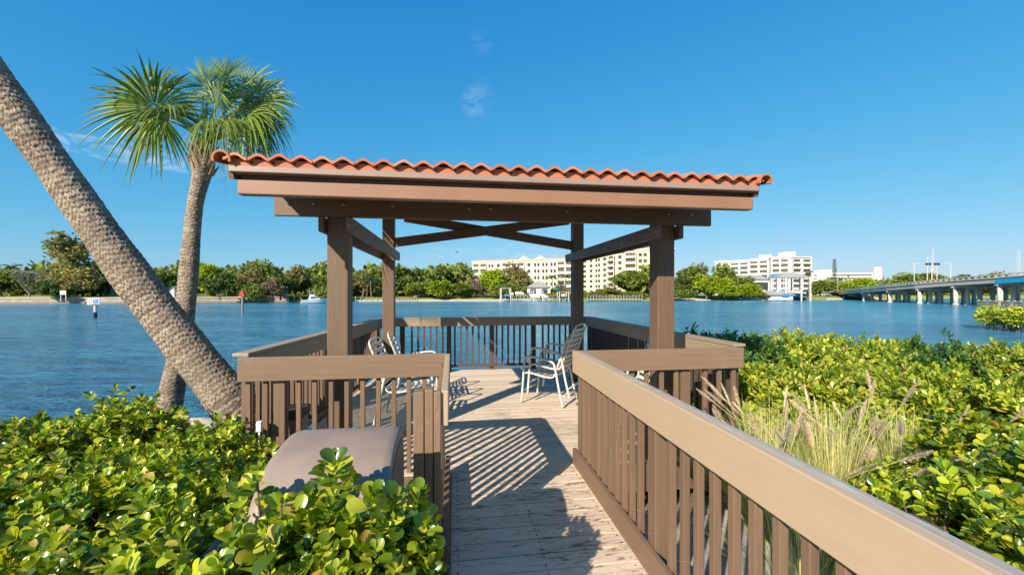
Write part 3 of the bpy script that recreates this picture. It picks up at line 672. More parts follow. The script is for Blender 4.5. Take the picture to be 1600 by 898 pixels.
# ------------------------------------------------------------------ palms
def ring_trunk(name, P, rads, mat, parent, ring=.085, amp=.014, nn=40, per=10, seed=1):
    """tapering trunk: leaf-scar rings and rough fibre worked into the surface"""
    rg = np.random.default_rng(seed); pts = curve_pts(P, per); k = len(pts)
    rr = np.interp(np.linspace(0, len(P) - 1, k), range(len(P)), rads)
    seg = [0.0]
    for i in range(1, k): seg.append(seg[-1] + (pts[i] - pts[i - 1]).length)
    total = seg[-1]; m = int(total / .009); V = np.zeros((m * nn, 3)); rel = np.zeros(m * nn); prev = None
    bumpf = rg.normal(0, 1, (m // 2 + 2, nn)); bumpf = np.repeat(bumpf, 2, 0)[:m]; fibre = rg.normal(0, 1, (97, nn)); ringv = rg.normal(0, 1, 97)
    for i in range(m):
        s = total * i / (m - 1); j = min(int(np.searchsorted(seg, s)), k - 1); j = max(j, 1)
        t = (s - seg[j - 1]) / (seg[j] - seg[j - 1] + 1e-9); p = pts[j - 1].lerp(pts[j], t); r = (rr[j - 1] * (1 - t) + rr[j] * t) * (1 + .03 * math.sin(s * 3.1) + .02 * math.sin(s * 7.7 + 1))
        d = (pts[min(j + 1, k - 1)] - pts[max(j - 2, 0)]).normalized()
        if prev is None: prev = d.orthogonal().normalized()
        a = (prev - d * prev.dot(d)).normalized(); prev = a; b = d.cross(a)
        for q in range(nn):
            an = 2 * math.pi * q / nn
            ph = (s / ring + .16 * fibre[3, q] + .35 * math.sin(an + 1.3) + .22 * math.sin(3 * an + s * 2.1) + .1 * math.sin(7 * an + s * 5)) % 1.0
            saw = (1 - ph) ** 1.3 + .25 * math.sin(8 * an + 9 * math.floor(s / ring))
            h = amp * (saw - .5) + amp * .14 * bumpf[i, q] + amp * .28 * fibre[int(s / ring) % 97, q] + r * .05 * math.sin(2 * an + s * 1.4)
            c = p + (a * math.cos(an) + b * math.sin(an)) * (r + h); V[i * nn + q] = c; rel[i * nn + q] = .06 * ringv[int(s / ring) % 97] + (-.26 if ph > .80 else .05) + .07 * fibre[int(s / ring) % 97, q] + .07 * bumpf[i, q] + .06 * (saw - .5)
    i, q = np.meshgrid(np.arange(m - 1), np.arange(nn), indexing='ij'); q2 = (q + 1) % nn
    Fa = np.stack([(i * nn + q).ravel(), (i * nn + q2).ravel(), ((i + 1) * nn + q2).ravel(), ((i + 1) * nn + q).ravel()], 1)
    o = mesh_obj(name, V, Fa, mat, parent, True)
    at = o.data.attributes.new('relief', 'FLOAT', 'POINT'); at.data.foreach_set('value', rel.astype(np.float32))
    return o
def fan_frond(c, tip, face, size, parent, nseg=44, spread=150, droop=.25, mat='frond', rg=random):
    """fan leaf: stalk from c to tip, blades fanned round tip in the plane with normal 'face'"""
    c = Vector(c); tip = Vector(tip); ax = (tip - c).normalized(); nrm = Vector(face); nrm = (nrm - ax * nrm.dot(ax)).normalized(); sd_ = nrm.cross(ax)
    st = MB().tube(curve_pts([c, c.lerp(tip, .5) + Vector((0, 0, .04)), tip, tip + ax * size * .18], 5), [.016] * 6 + [.012] * 5 + [.008] * 4 + [.004], 6)
    fr = st.build('frond', M['petiole'], parent, True)
    V = []; Fc = []
    for k in range(nseg):
        a = R((k / (nseg - 1) * 2 - 1) * spread + rg.uniform(-2.5, 2.5)); u = ax * math.cos(a) + sd_ * math.sin(a)
        ln = size * (1 - .28 * abs(a / R(spread)) ** 2) * rg.uniform(.86, 1.06)
        dr = droop * rg.uniform(.5, 1.6); fold = nrm * rg.uniform(-.08, .08); bend = nrm * rg.uniform(-.25, .05)
        prs = []; pl_ = u.cross(nrm).normalized(); w0 = math.radians(2 * spread / nseg) * .5
        n = 7
        for j in range(n + 1):
            t = j / n; s = ln * (.06 + .94 * t)
            p = tip + ax * size * .05 + u * s + fold * s + bend * s * t + Vector((0, 0, -1)) * dr * ln * t ** 2.6
            wd = min(w0 * s * 1.1, .023) * (1 if t < .35 else max(.03, 1 - (t - .35) / .65) ** .9)
            b = len(V) ; V += [p - pl_ * wd, p + nrm * wd * .45, p + pl_ * wd]
            prs.append(b)
        for j in range(n):
            b, b2 = prs[j], prs[j + 1]; Fc += [(b, b + 1, b2 + 1, b2), (b + 1, b + 2, b2 + 2, b2 + 1)]
    mesh_obj('blade', [tuple(v) for v in V], Fc, M[mat], fr, False); return fr
view = Vector((SN, CS, 0)); rgt = Vector((CS, -SN, 0)); UP = Vector((0, 0, 1))

# upright palm behind
pb = Wd(266, 668, 5.75)
p2 = thing('palm_tree', 'upright palm with a full green fan crown standing left of the tiled roof', 'palm tree', pb, 0, 'palms on the bank')
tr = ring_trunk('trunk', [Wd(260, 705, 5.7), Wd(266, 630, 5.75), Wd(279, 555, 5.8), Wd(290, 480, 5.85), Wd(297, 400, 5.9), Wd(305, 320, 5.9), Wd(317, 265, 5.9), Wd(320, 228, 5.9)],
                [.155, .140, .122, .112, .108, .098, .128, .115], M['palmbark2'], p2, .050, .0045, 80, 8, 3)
# dry leaf bases under the crown
mb = MB(); c0 = Wd(317, 262, 5.9); 
for i in range(46):
    an = i * 2.399; hgt = -.05 + .36 * (i / 46); r = .12 + .02 * random.random()
    o_ = rgt * math.cos(an) + view * math.sin(an); b = c0 + o_ * (r - .03) + UP * (hgt - .06); ln = random.uniform(.10, .2); lean = random.uniform(.03, .10)
    t_ = b + UP * ln + o_ * lean; sdv = o_.cross(UP).normalized() * random.uniform(.035, .06)
    mb.hexa([b - sdv - o_ * .015, b + sdv - o_ * .015, b + sdv + o_ * .02, b - sdv + o_ * .02, t_ - sdv * .45 - o_ * .006, t_ + sdv * .45 - o_ * .006, t_ + sdv * .45 + o_ * .006, t_ - sdv * .45 + o_ * .006])
mb.build('leaf_bases', M['boot'], tr)
cc = Wd(320, 226, 5.9)
fr_spec = [ # photo x,y of the fan centre, depth change, fan size, how much the fan faces the viewer, spread, droop
    (248, 174, -.25, .88, .9, 165, .30), (238, 152, .10, .80, .9, 125, .12), (255, 185, .1, .72, 1.0, 150, .5), (268, 180, -.7, .60, .8, 140, .45), (325, 140, .2, .62, .8, 95, .06), (352, 122, .45, .55, .6, 85, .05), (342, 150, -.45, .66, .7, 110, .2),
    (372, 148, .1, .70, .8, 120, .15), (398, 152, .3, .62, .9, 150, .2), (405, 165, -.35, .60, 1.0, 150, .3), (385, 185, -.6, .58, .7, 130, .7), (372, 190, .5, .6, .5, 130, .7), (352, 192, -.75, .5, .5, 120, .8),
    (300, 165, .7, .6, .5, 110, .3), (330, 190, -.8, .42, .3, 120, .9), (396, 200, .0, .52, .6, 120, .9), (316, 150, .6, .5, .4, 90, .1), (365, 175, -.2, .55, .4, 100, .6), (340, 165, -.2, .55, .5, 120, .35), (378, 170, -.3, .55, .8, 130, .5), (355, 205, -.3, .45, .5, 110, 1.0), (385, 210, .1, .45, .6, 120, 1.0), (318, 185, -.3, .4, .5, 100, .6), (410, 185, .2, .5, .8, 140, .6)]
for (px, py, dz, sz, fac, sp, dr) in fr_spec:
    tip = Wd(px, py, 5.9 + dz); fan_frond(cc + UP * random.uniform(-.02, .1), tip, -view * fac + UP * random.uniform(.2, .6) + rgt * random.uniform(-.4, .4), sz, p2, 54, sp, dr)

# leaning palm in front
p1 = thing('palm_tree', 'thick rough palm trunk leaning steeply to the left across the picture', 'palm tree', Wd(398, 735, 4.25), 0, 'palms on the bank')
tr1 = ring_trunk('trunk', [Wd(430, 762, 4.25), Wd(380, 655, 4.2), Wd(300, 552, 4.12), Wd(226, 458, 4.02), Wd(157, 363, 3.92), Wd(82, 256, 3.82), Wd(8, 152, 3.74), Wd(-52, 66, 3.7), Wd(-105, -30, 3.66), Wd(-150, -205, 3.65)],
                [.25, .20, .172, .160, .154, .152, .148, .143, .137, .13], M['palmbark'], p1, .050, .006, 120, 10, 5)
cc1 = Wd(-150, -210, 3.65)
for i in range(13):
    an = i * 2.399 + 1.0; el = random.uniform(.0, .9); d = (rgt * math.cos(an) + view * math.sin(an)) * math.cos(el) + UP * math.sin(el)
    fan_frond(cc1, cc1 + d * .7, -d.cross(rgt if abs(d.dot(rgt)) < .8 else view) + UP * .8, .62, p1, 34, 130, .35)
fan_frond(cc1, Wd(175, -118, 3.6), UP + view * -.8, .58, p1, 34, 120, .15)

# ------------------------------------------------------------------ shrubs and hedge
def leaf_template(kind):
    """columns: across, along, lift; leaf lies along +y, width 1 at widest, length 1"""
    if kind == 'round': W_ = [0, .20, .34, .38, .32, .13]; T_ = [0, .22, .45, .68, .88, 1.0]; cup = .24; curl = .16
    elif kind == 'oval': W_ = [0, .22, .26, .04]; T_ = [0, .35, .7, 1.0]; cup = .10; curl = .08
    V = []; Fc = []
    for w_, t in zip(W_, T_):
        for e in (-1, 0, 1): V.append((e * max(w_, .02), t, cup * w_ * abs(e) * 1.6 - curl * t * t))
    for i in range(len(T_) - 1):
        b = i * 3; Fc += [(b, b + 1, b + 4, b + 3), (b + 1, b + 2, b + 5, b + 4)]
    return np.array(V), np.array(Fc)
LT = {k: leaf_template(k) for k in ('round', 'oval')}
def leaf_mesh(name, pos, ydir, zdir, size, kind, mat, parent, smooth=True):
    T, Fq = LT[kind]; n = len(pos); ydir = ydir / np.linalg.norm(ydir, axis=1, keepdims=True)
    xdir = np.cross(ydir, zdir); xdir /= np.linalg.norm(xdir, axis=1, keepdims=True) + 1e-9; zz = np.cross(xdir, ydir)
    s = size[:, None, None]
    V = pos[:, None, :] + s * (T[None, :, 0:1] * xdir[:, None, :] + T[None, :, 1:2] * ydir[:, None, :] + T[None, :, 2:3] * zz[:, None, :])
    Fa = (Fq[None] + (np.arange(n) * len(T))[:, None, None]).reshape(-1, 4)
    return mesh_obj(name, V.reshape(-1, 3), Fa, mat, parent, smooth)
def shrub(label, c, top, r, nros, leafsize, kind, mat, group, base=-.42, per=9, seed=0, name='shrub', squash=1.0, cutx=None, thick=.32, sprigs=0, up=.5, cat='shrub', low=.0, flat=1.0):
    """c: x, y of the crown centre; crown is an uneven dome of leaf rosettes on woody stems"""
    rg = np.random.default_rng(seed); root = thing(name, label, cat, (c[0], c[1], base), 0, group)
    hgt = top - base; n = nros
    az = rg.uniform(0, 2 * np.pi, n * 3); el = np.arcsin(rg.uniform(low, 1, n * 3)); lump = 1 + .13 * np.sin(az * 3 + seed) * np.cos(el * 4) + .09 * np.sin(az * 7 + 2 * seed + el * 6)
    rad = lump * (1 - thick * rg.uniform(0, 1, n * 3) ** 1.6); out = np.stack([np.cos(az) * np.cos(el), np.sin(az) * np.cos(el), np.sin(el)], 1)
    P = np.stack([c[0] + out[:, 0] * rad * r, c[1] + out[:, 1] * rad * r * squash, top - hgt * .72 + np.sign(out[:, 2]) * np.abs(out[:, 2]) ** flat * rad * hgt * .72], 1)
    # tips bunch into branches
    gaps = np.sin(P[:, 0] * 9 + seed) + np.sin(P[:, 1] * 11 + 1.7 * seed) + np.sin(P[:, 2] * 12); keep = gaps > -1.25
    if cutx is not None: keep &= cutx(P)
    P = P[keep][:n]; out = out[keep][:n]; n = len(P)
    if sprigs:
        k = rg.choice(n, sprigs); P[k, 2] += rg.uniform(.04, .13, sprigs) * (P[k, 2] > top - hgt * .5)
    A = out * .9 + np.array([0, 0, up]) + rg.normal(0, .28, (n, 3)); A /= np.linalg.norm(A, axis=1, keepdims=True)
    a1 = np.cross(A, np.array([.3, .7, .2])); a1 /= np.linalg.norm(a1, axis=1, keepdims=True); a2 = np.cross(A, a1)
    k = np.tile(np.arange(per), n); pi = np.repeat(np.arange(n), per)
    ang = k * 2.399 + rg.uniform(0, 6.28, n)[pi]; spread = .35 + .95 * (k / per) + rg.normal(0, .15, len(k))
    rad_ = a1[pi] * np.cos(ang)[:, None] + a2[pi] * np.sin(ang)[:, None]
    yd = A[pi] * np.cos(spread)[:, None] + rad_ * np.sin(spread)[:, None]; zd = A[pi] * np.sin(spread)[:, None] - rad_ * np.cos(spread)[:, None]
    sz = leafsize * rg.uniform(.5, 1.3, len(k)) * (.7 + .4 * k / per); pos = P[pi] - A[pi] * (leafsize * 1.15 * (k / per))[:, None] + rad_ * .006
    zd += rg.normal(0, .25, zd.shape)
    leaf_mesh('leaves', pos, yd, zd, sz, kind, M[mat], root)['kind'] = 'stuff'
    mb = MB(); idx = rg.choice(n, min(n, 70), replace=False); b0 = Vector((c[0], c[1], base - .05))
    for i in idx:
        p = Vector(P[i]); st = b0 + Vector((rg.normal(0, r * .14), rg.normal(0, r * .14), 0)); mid = st.lerp(p, .55) + Vector((0, 0, hgt * .05)) + Vector(rg.normal(0, .04, 3))
        mb.tube([st, mid, p], [.012, .007, .003], 5, False)
    mb.build('stems', M['stem'], root, True); return root
def at(px, Zc): p = Wd(px, 456, Zc); return (p.x, p.y)
GL = 'glossy round leaved shrubs left of the ramp'; nolap = lambda P: (P[:, 0] < -.02) | (P[:, 2] < -.1)
S = 'shrub'
grl = lambda P: ~((P[:, 0] > -.95) & (P[:, 1] > 1.50) & (P[:, 1] < 2.4)) & ((P[:, 0] < -.06) | (P[:, 1] < .1))
for i, (px, Zc, ty, r, n_, ls, lab) in enumerate([
    (40, 3.25, 648, .78, 620, .066, 'green shrub at the left edge of the picture against the water'),
    (185, 3.3, 618, .58, 480, .066, 'tallest glossy shrub at the back left, its sprigs rising against the water'),
    (318, 3.15, 660, .58, 460, .066, 'green shrub at the foot of the two palm trunks'),
    (60, 2.25, 716, .66, 560, .068, 'broad shrub in the lower left, in front of the shrub at the left edge'),
    (250, 2.3, 718, .58, 540, .068, 'shrub in the middle of the left planting with a bare pinkish branch'),
    (392, 2.25, 742, .36, 300, .066, 'small shrub at the left end of the barbecue lid'),
    (95, 1.45, 838, .46, 420, .068, 'shrub in the bottom left corner with yellowing leaves'),
    (300, 1.45, 812, .42, 420, .07, 'low bright shrub at the bottom of the picture left of the grill'),
    (425, 1.32, 778, .30, 330, .072, 'bright shrub in front of the left end of the barbecue lid'),
    (540, 1.32, 722, .30, 400, .072, 'tall glossy shrub sprig rising right in front of the barbecue lid'),
    (628, 1.40, 770, .22, 300, .068, 'narrow glossy shrub between the barbecue and the ramp post')]):
    x, y = at(px, Zc); top = H - (ty - 456) / F * Zc
    shrub(lab, (x, y), top - .05, r, int(n_ * 2.1), ls * .78, 'round', 'glossy', GL, per=9, seed=10 + i, cutx=grl, thick=.42, sprigs=(40 if i < 8 else 14), up=.6, flat=.8)
HG = 'hedge bushes right of the deck'
for i, (px, Zc, ty, r, n_, m, lab) in enumerate([
    (1090, 5.9, 518, .62, 700, 'hedgedark', 'shade-darkened green hedge bush pressed against the right railing corner'),
    (1145, 6.5, 517, .95, 1000, 'hedgedark', 'shade-darkened deep green hedge bush in the back row nearest the railing corner'),
    (1235, 6.5, 521, 1.0, 1050, 'hedge', 'bright hedge bush in the back row second from the railing'),
    (1355, 6.2, 527, 1.0, 1050, 'hedge', 'hedge bush in the back row in front of the bridge piers'),
    (1475, 5.7, 531, .95, 1000, 'hedgedark', 'darker hedge bush in the back row left of the mangrove islet'),
    (1610, 5.2, 536, .95, 900, 'hedge', 'hedge bush at the right edge of the picture just below the mangrove islet'),
    (1180, 4.9, 570, .72, 800, 'hedge', 'lower hedge bush nearest the right railing corner, behind the dry grass stalks'),
    (1300, 4.7, 570, .75, 850, 'hedge', 'yellow green hedge bush directly behind the plumes of the grass'),
    (1440, 4.5, 570, .78, 850, 'hedge', 'lower hedge bush behind the right side of the plumed grass'),
    (1585, 4.1, 585, .72, 750, 'hedge', 'lower hedge bush at the right edge of the picture')]):
    x, y = at(px, Zc); top = H - (ty - 456) / F * Zc - .07
    shrub(lab, (x, y), top, r, int(n_ * 1.9), .074, 'oval', m, HG, per=9, seed=40 + i, cutx=lambda P: (P[:, 0] > 2.85) | (P[:, 1] < 3.4), thick=.35, up=.7, name='hedge_bush', cat='hedge', base=-.5, sprigs=25, flat=.5)
NG = 'glossy round leaved shrubs right of the ramp'
for i, (px, Zc, ty, r, n_, lab) in enumerate([
    (1395, 2.75, 742, .36, 330, 'low glossy shrub in front of the grass plumes'),
    (1520, 2.75, 660, .48, 480, 'glossy shrub on the right touching the grass clump'),
    (1600, 2.1, 700, .40, 420, 'tall glossy shrub at the right edge of the picture'),
    (1495, 2.05, 762, .36, 380, 'glossy shrub beside the long tan railing'),
    (1420, 1.95, 858, .28, 280, 'low glossy shrub in the bottom right seen under the tan railing'),
    (1600, 1.55, 830, .30, 320, 'glossy shrub in the bottom right corner')]):
    x, y = at(px, Zc); top = H - (ty - 456) / F * Zc
    shrub(lab, (x, y), top, r, int(n_ * 2.0), .056, 'round', 'glossy', NG, per=9, seed=70 + i, cutx=lambda P: P[:, 0] > 1.22, thick=.45, up=.6)

# fountain grass
def grass(label, x, y, nb, seed, nplumes, spread=.75):
    rg = np.random.default_rng(seed); root = thing('fountain_grass', label, 'ornamental grass', (x, y, -.45), 0, 'plumed fountain grass clumps')
    V = []; Fc = []
    for i in range(nb):
        az = rg.uniform(0, 6.283); ln = rg.uniform(.6, 1.2); lean = rg.uniform(.05, 1.25) * spread; az = az if rg.uniform() < .6 else rg.uniform(2.3, 4.4); d = np.array([math.cos(az), math.sin(az), 0.]); sdv = np.array([-d[1], d[0], 0.])
        b = np.array([x, y, -.45]) + d * rg.uniform(0, .14) + sdv * rg.normal(0, .05); n = 6; wd = rg.uniform(.0028, .0058)
        for j in range(n + 1):
            t = j / n; p = b + d * ln * lean * t ** 1.5 + np.array([0, 0, 1.]) * ln * (t - .32 * lean * t ** 2.4); ww = wd * (1 - t * .85); V += [p - sdv * ww, p + sdv * ww]
        k = len(V) - 2 * (n + 1); Fc += [(k + 2 * j, k + 2 * j + 1, k + 2 * j + 3, k + 2 * j + 2) for j in range(n)]
    mesh_obj('blades', np.array(V), np.array(Fc), M['grassgreen'], root)['kind'] = 'stuff'
    for i in range(nplumes):
        az = rg.uniform(2.0, 5.6) if i % 3 else rg.uniform(0, 6.28); d = Vector((math.cos(az), math.sin(az), 0)); ln = rg.uniform(.75, 1.25); lean = rg.uniform(.1, .75)
        b = Vector((x, y, -.45)) + d * rg.uniform(0, .1); P = [b + d * ln * lean * t ** 1.6 + UP * ln * (t - .18 * lean * t ** 2) for t in np.linspace(0, 1, 7)]
        st = MB().tube(P, [.0022] * 7, 4).build('stalk', M['grassgreen'], root, True)
        ax = (P[-1] - P[-2]).normalized(); L_ = rg.uniform(.14, .24); a = ax.orthogonal().normalized(); bb = ax.cross(a); V = []; Fc = []
        for q in range(420):
            t = rg.uniform(0, 1); an = rg.uniform(0, 6.283); o_ = a * math.cos(an) + bb * math.sin(an); s = P[-1] + ax * (t * L_) + ax.cross(UP) * 0
            e = s + (o_ * .8 + ax * .75).normalized() * (.028 * math.sin(math.pi * min(1, t * .85 + .12)) + .004) * rg.uniform(.7, 1.2); ws = ax.cross(o_) * .0018
            k = len(V); V += [s - ws, s + ws, e]; Fc.append((k, k + 1, k + 2))
        mesh_obj('plume', np.array([tuple(v) for v in V]), np.array(Fc), M['plume'], st)
for (px, Zc, nb, np_, lab) in ((1205, 3.3, 1200, 20, 'fountain grass clump nearest the railing with stalks leaning left'), (1300, 3.2, 1500, 26, 'fullest fountain grass clump in the middle with many tan plumes'), (1410, 3.25, 1200, 16, 'fountain grass clump on the right beside the glossy shrubs')):
    x, y = at(px, Zc); grass(lab, x, y, nb, int(px), np_)
x, y = at(1262, 2.3); grass('low dry grass tuft seen through the balusters of the long tan railing', x, y, 200, 6, 0, .75)
# stones on the bank
def rock(c, s, label, seed):
    rg = np.random.default_rng(seed); V = []; nu, nv = 14, 9
    for j in range(nv):
        for i in range(nu):
            a = 2 * math.pi * i / nu; e = -math.pi / 2 + math.pi * j / (nv - 1); rr = 1 + .13 * math.sin(3 * a + seed) + .1 * math.sin(5 * a + 2 * e + seed) + rg.normal(0, .03)
            V.append((c[0] + s[0] * rr * math.cos(a) * math.cos(e), c[1] + s[1] * rr * math.sin(a) * math.cos(e), c[2] + s[2] * rr * math.sin(e)))
    Fc = [(j * nu + i, j * nu + (i + 1) % nu, (j + 1) * nu + (i + 1) % nu, (j + 1) * nu + i) for j in range(nv - 1) for i in range(nu)]
    o = mesh_obj('rock', V, Fc, M['rock'], None, True); tag(o, label, 'rock')
q = Wd(296, 668, 5.1); rock((q.x, q.y, q.z), (.35, .2, .12), 'pale rock between the two palm trunks at the water edge', 1)
q = Wd(405, 712, 4.6); rock((q.x, q.y, q.z), (.25, .2, .12), 'pale rock behind the foot of the leaning palm', 2)
# ------------------------------------------------------------------ far trees
def tree_proto(kind, seed, mat, hgt=10., wid=9., nclump=30, nleaf=5200, leaf=.62, low=-.04, trunk=True, gap=.0):
    rg = np.random.default_rng(seed); root = thing('tree', 'x', 'tree', (0, 0, 0))
    C = []
    for i in range(nclump):
        a = rg.uniform(0, 6.283); e = rg.uniform(-.15, 1); rr = rg.uniform(.45, 1)
        s = math.sqrt(max(0, 1 - e * e)) if e > 0 else 1
        C.append((math.cos(a) * s * rr * wid * .42, math.sin(a) * s * rr * wid * .42, hgt * (low + .30) + e * rr * hgt * (.62 - low * .5), rg.uniform(.55, 1.25)))
    C = np.array(C); k = rg.integers(0, nclump, nleaf); v = rg.normal(0, 1, (nleaf, 3)); v /= np.linalg.norm(v, axis=1, keepdims=True)
    R_ = wid * .17 * C[k, 3] * rg.uniform(.55, 1.08, nleaf); P = C[k, :3] + v * R_[:, None] * np.array([1, 1, .78]); P[:, 2] = np.maximum(P[:, 2], hgt * low * .5 + .1)
    yd = v + rg.normal(0, .6, v.shape); zd = v + np.array([0, 0, .5]) + rg.normal(0, .45, v.shape)
    leaf_mesh('crown', P, yd, zd, leaf * rg.uniform(.6, 1.4, nleaf), 'oval', M[mat], root, False)
    mb = MB(); t0 = Vector((0, 0, -.4)); t1 = Vector((rg.normal(0, .3), rg.normal(0, .3), hgt * (low + .2)))
    mb.tube([t0, t1], [hgt * .030, hgt * .020], 7)
    for i in range(min(nclump, 12)): mb.tube([t1, t1.lerp(Vector(C[i, :3]), .5) + Vector((0, 0, .3)), Vector(C[i, :3])], [hgt * .014, hgt * .008, hgt * .003], 5, False)
    mb.build('trunk', M['bark'], root); return root
def bare_proto(seed, mat='barelimb', hgt=8, wid=10):
    rg = np.random.default_rng(seed); root = thing('bare_tree', 'x', 'tree'); tr_ = MB(); tw = MB()
    tr_.tube([(0, 0, -.4), (.1, 0, hgt * .18)], [.3, .22], 7)
    def grow(p, d, ln, r, lv):
        e = p + d * ln; m = p.lerp(e, .5) + Vector(rg.normal(0, ln * .08, 3)); (tr_ if lv < 1 else tw).tube([p, m, e], [r, r * .75, r * .5], 4, False)
        if lv < 4:
            for _ in range(3 if lv < 3 else 4):
                nd = (d + Vector(rg.normal(0, .48, 3)) + Vector((0, 0, .06))).normalized(); grow(e, nd, ln * rg.uniform(.55, .78), r * .5, lv + 1)
    for i in range(6):
        a = i * 1.05; grow(Vector((.1, 0, hgt * .16)), Vector((math.cos(a) * wid / hgt * .75, math.sin(a) * .7, .85)).normalized(), hgt * .3, .16, 0)
    tr_.build('trunk', M[mat], root); tw.build('twigs', M[mat], root); return root
def palm_proto(seed, hgt=9):
    rg = random.Random(seed); root = thing('far_palm', 'x', 'palm tree')
    MB().tube(curve_pts([(0, 0, -.4), (.15, 0, hgt * .4), (.1, .1, hgt * .85)], 4), [.22, .2, .18, .17, .16, .16, .15, .15, .15], 8).build('trunk', M['bark'], root, True)
    V = []; Fc = []; c = Vector((.1, .1, hgt * .85))
    for i in range(26):
        az = i * 2.399; el = rg.uniform(-.5, 1.1); L_ = rg.uniform(1.7, 2.4); d = Vector((math.cos(az), math.sin(az), 0)); n = 12; prev = None
        for j in range(n):
            t = (j + 1) / n; p = c + d * L_ * t * math.cos(el * (1 - .5 * t)) + UP * (L_ * math.sin(el) * t - .9 * t * t)
            sdv = d.cross(UP)
            for s in (-1, 1):
                tip = p + sdv * s * .55 * math.sin(math.pi * min(1, t * .8 + .15)) - UP * .28 + d * .2; k = len(V); V += [p - d * .07, p + d * .09, tip]; Fc.append((k, k + 1, k + 2))
    mesh_obj('fronds', [tuple(v) for v in V], Fc, M['frondfar'], root); return root
def casuarina_proto(seed):
    rg = np.random.default_rng(seed); root = thing('casuarina', 'x', 'tree'); P = []; mb = MB(); mb.tube([(0, 0, -.4), (.3, 0, 5), (.0, 0, 10), (1.2, 0, 15)], [.4, .3, .2, .08], 7)
    for i in range(30):
        z0_ = rg.uniform(2.2, 12.5); a = rg.uniform(0, 6.283); ln = rg.uniform(2.0, 4.6) * (1.15 - z0_ / 22); s = Vector((.1, 0, z0_)); e = s + Vector((math.cos(a) * ln, math.sin(a) * ln, ln * rg.uniform(.35, 1.0)))
        mb.tube([s, s.lerp(e, .5) + Vector((0, 0, .3)), e], [.09, .05, .02], 4, False)
        for j in range(130):
            t = rg.uniform(.3, 1.08); c = s.lerp(e, t); P.append(tuple(c + Vector(rg.normal(0, .5 * (1.25 - .4 * t), 3))))
    P = np.array(P); n = len(P); yd = rg.normal(0, .5, (n, 3)) + np.array([0, 0, .5]); leaf_mesh('crown', P, yd, rg.normal(0, 1, (n, 3)), rg.uniform(.4, .9, n), 'oval', M['treeolive'], root, False)
    mb.build('trunk', M['bark'], root); return root
def norfolk_proto():
    rg = np.random.default_rng(4); root = thing('norfolk_pine', 'x', 'tree'); MB().tube([(0, 0, -.4), (0, 0, 15)], [.25, .04], 6).build('trunk', M['bark'], root); P = []; Y_ = []
    for lv in range(20):
        z_ = 2.2 + lv * .65; rr = 2.1 * (1 - lv / 22) ** .7
        for b in range(7):
            a = b * .9 + lv * .4; d = np.array([math.cos(a), math.sin(a), .28])
            for t in np.linspace(.15, 1, 9): P.append(d * rr * t + np.array([0, 0, z_]) + rg.normal(0, .05, 3)); Y_.append(d + rg.normal(0, .5, 3))
    P = np.array(P); leaf_mesh('crown', P, np.array(Y_), rg.normal(0, 1, P.shape) + np.array([0, 0, 1.]), np.full(len(P), .42), 'oval', M['treedark'], root, False); return root
protos = {'green': [tree_proto('t', 1, 'treegreen'), tree_proto('t', 2, 'treegreen', nclump=20)], 'dark': [tree_proto('t', 3, 'treedark'), tree_proto('t', 4, 'treedark', nclump=20)],
          'olive': [tree_proto('t', 5, 'treeolive', nclump=24, nleaf=4200)], 'brown': [tree_proto('t', 6, 'treebrown', nclump=20, nleaf=3000)], 'lime': [tree_proto('t', 7, 'treelime', low=-.05, nclump=22)],
          'bush': [tree_proto('t', 8, 'treelime', hgt=4, wid=7, low=-.1, nleaf=3000, leaf=.45)], 'gbush': [tree_proto('t', 9, 'treegreen', hgt=4, wid=7, low=-.1, nleaf=3000, leaf=.45)],
          'bare': [bare_proto(3)], 'palm': [palm_proto(1), palm_proto(2)], 'casuarina': [casuarina_proto(5)], 'norfolk': [norfolk_proto()]}
PH = {'green': 10, 'dark': 10, 'olive': 10, 'brown': 10, 'lime': 10, 'bush': 4, 'gbush': 4, 'bare': 8, 'palm': 9.3, 'casuarina': 15.6, 'norfolk': 15.5}
PWd = {'green': 9.5, 'dark': 9.5, 'olive': 9.5, 'brown': 9.5, 'lime': 9.5, 'bush': 7, 'gbush': 7, 'bare': 12, 'palm': 4.6, 'casuarina': 10, 'norfolk': 4.2}
used = {}
def far_tree(kind, px, ty, wpx, Zc, label, gz=-.5, i=[0]):
    i[0] += 1; arr = protos[kind]; pr = arr[i[0] % len(arr)]; p = Wd(px, 456, Zc); top = H - (ty - 456) / F * Zc
    hh = (top - gz) / (PH[kind] * .98); ww = wpx * (1.25 if kind in ('green', 'dark', 'olive', 'lime', 'brown') else 1) / F * Zc / PWd[kind]
    c = copy_tree(pr, None, (p.x, p.y, gz), random.uniform(0, 6.28), (ww, ww, hh), label, 'trees along the far shore')
    return c
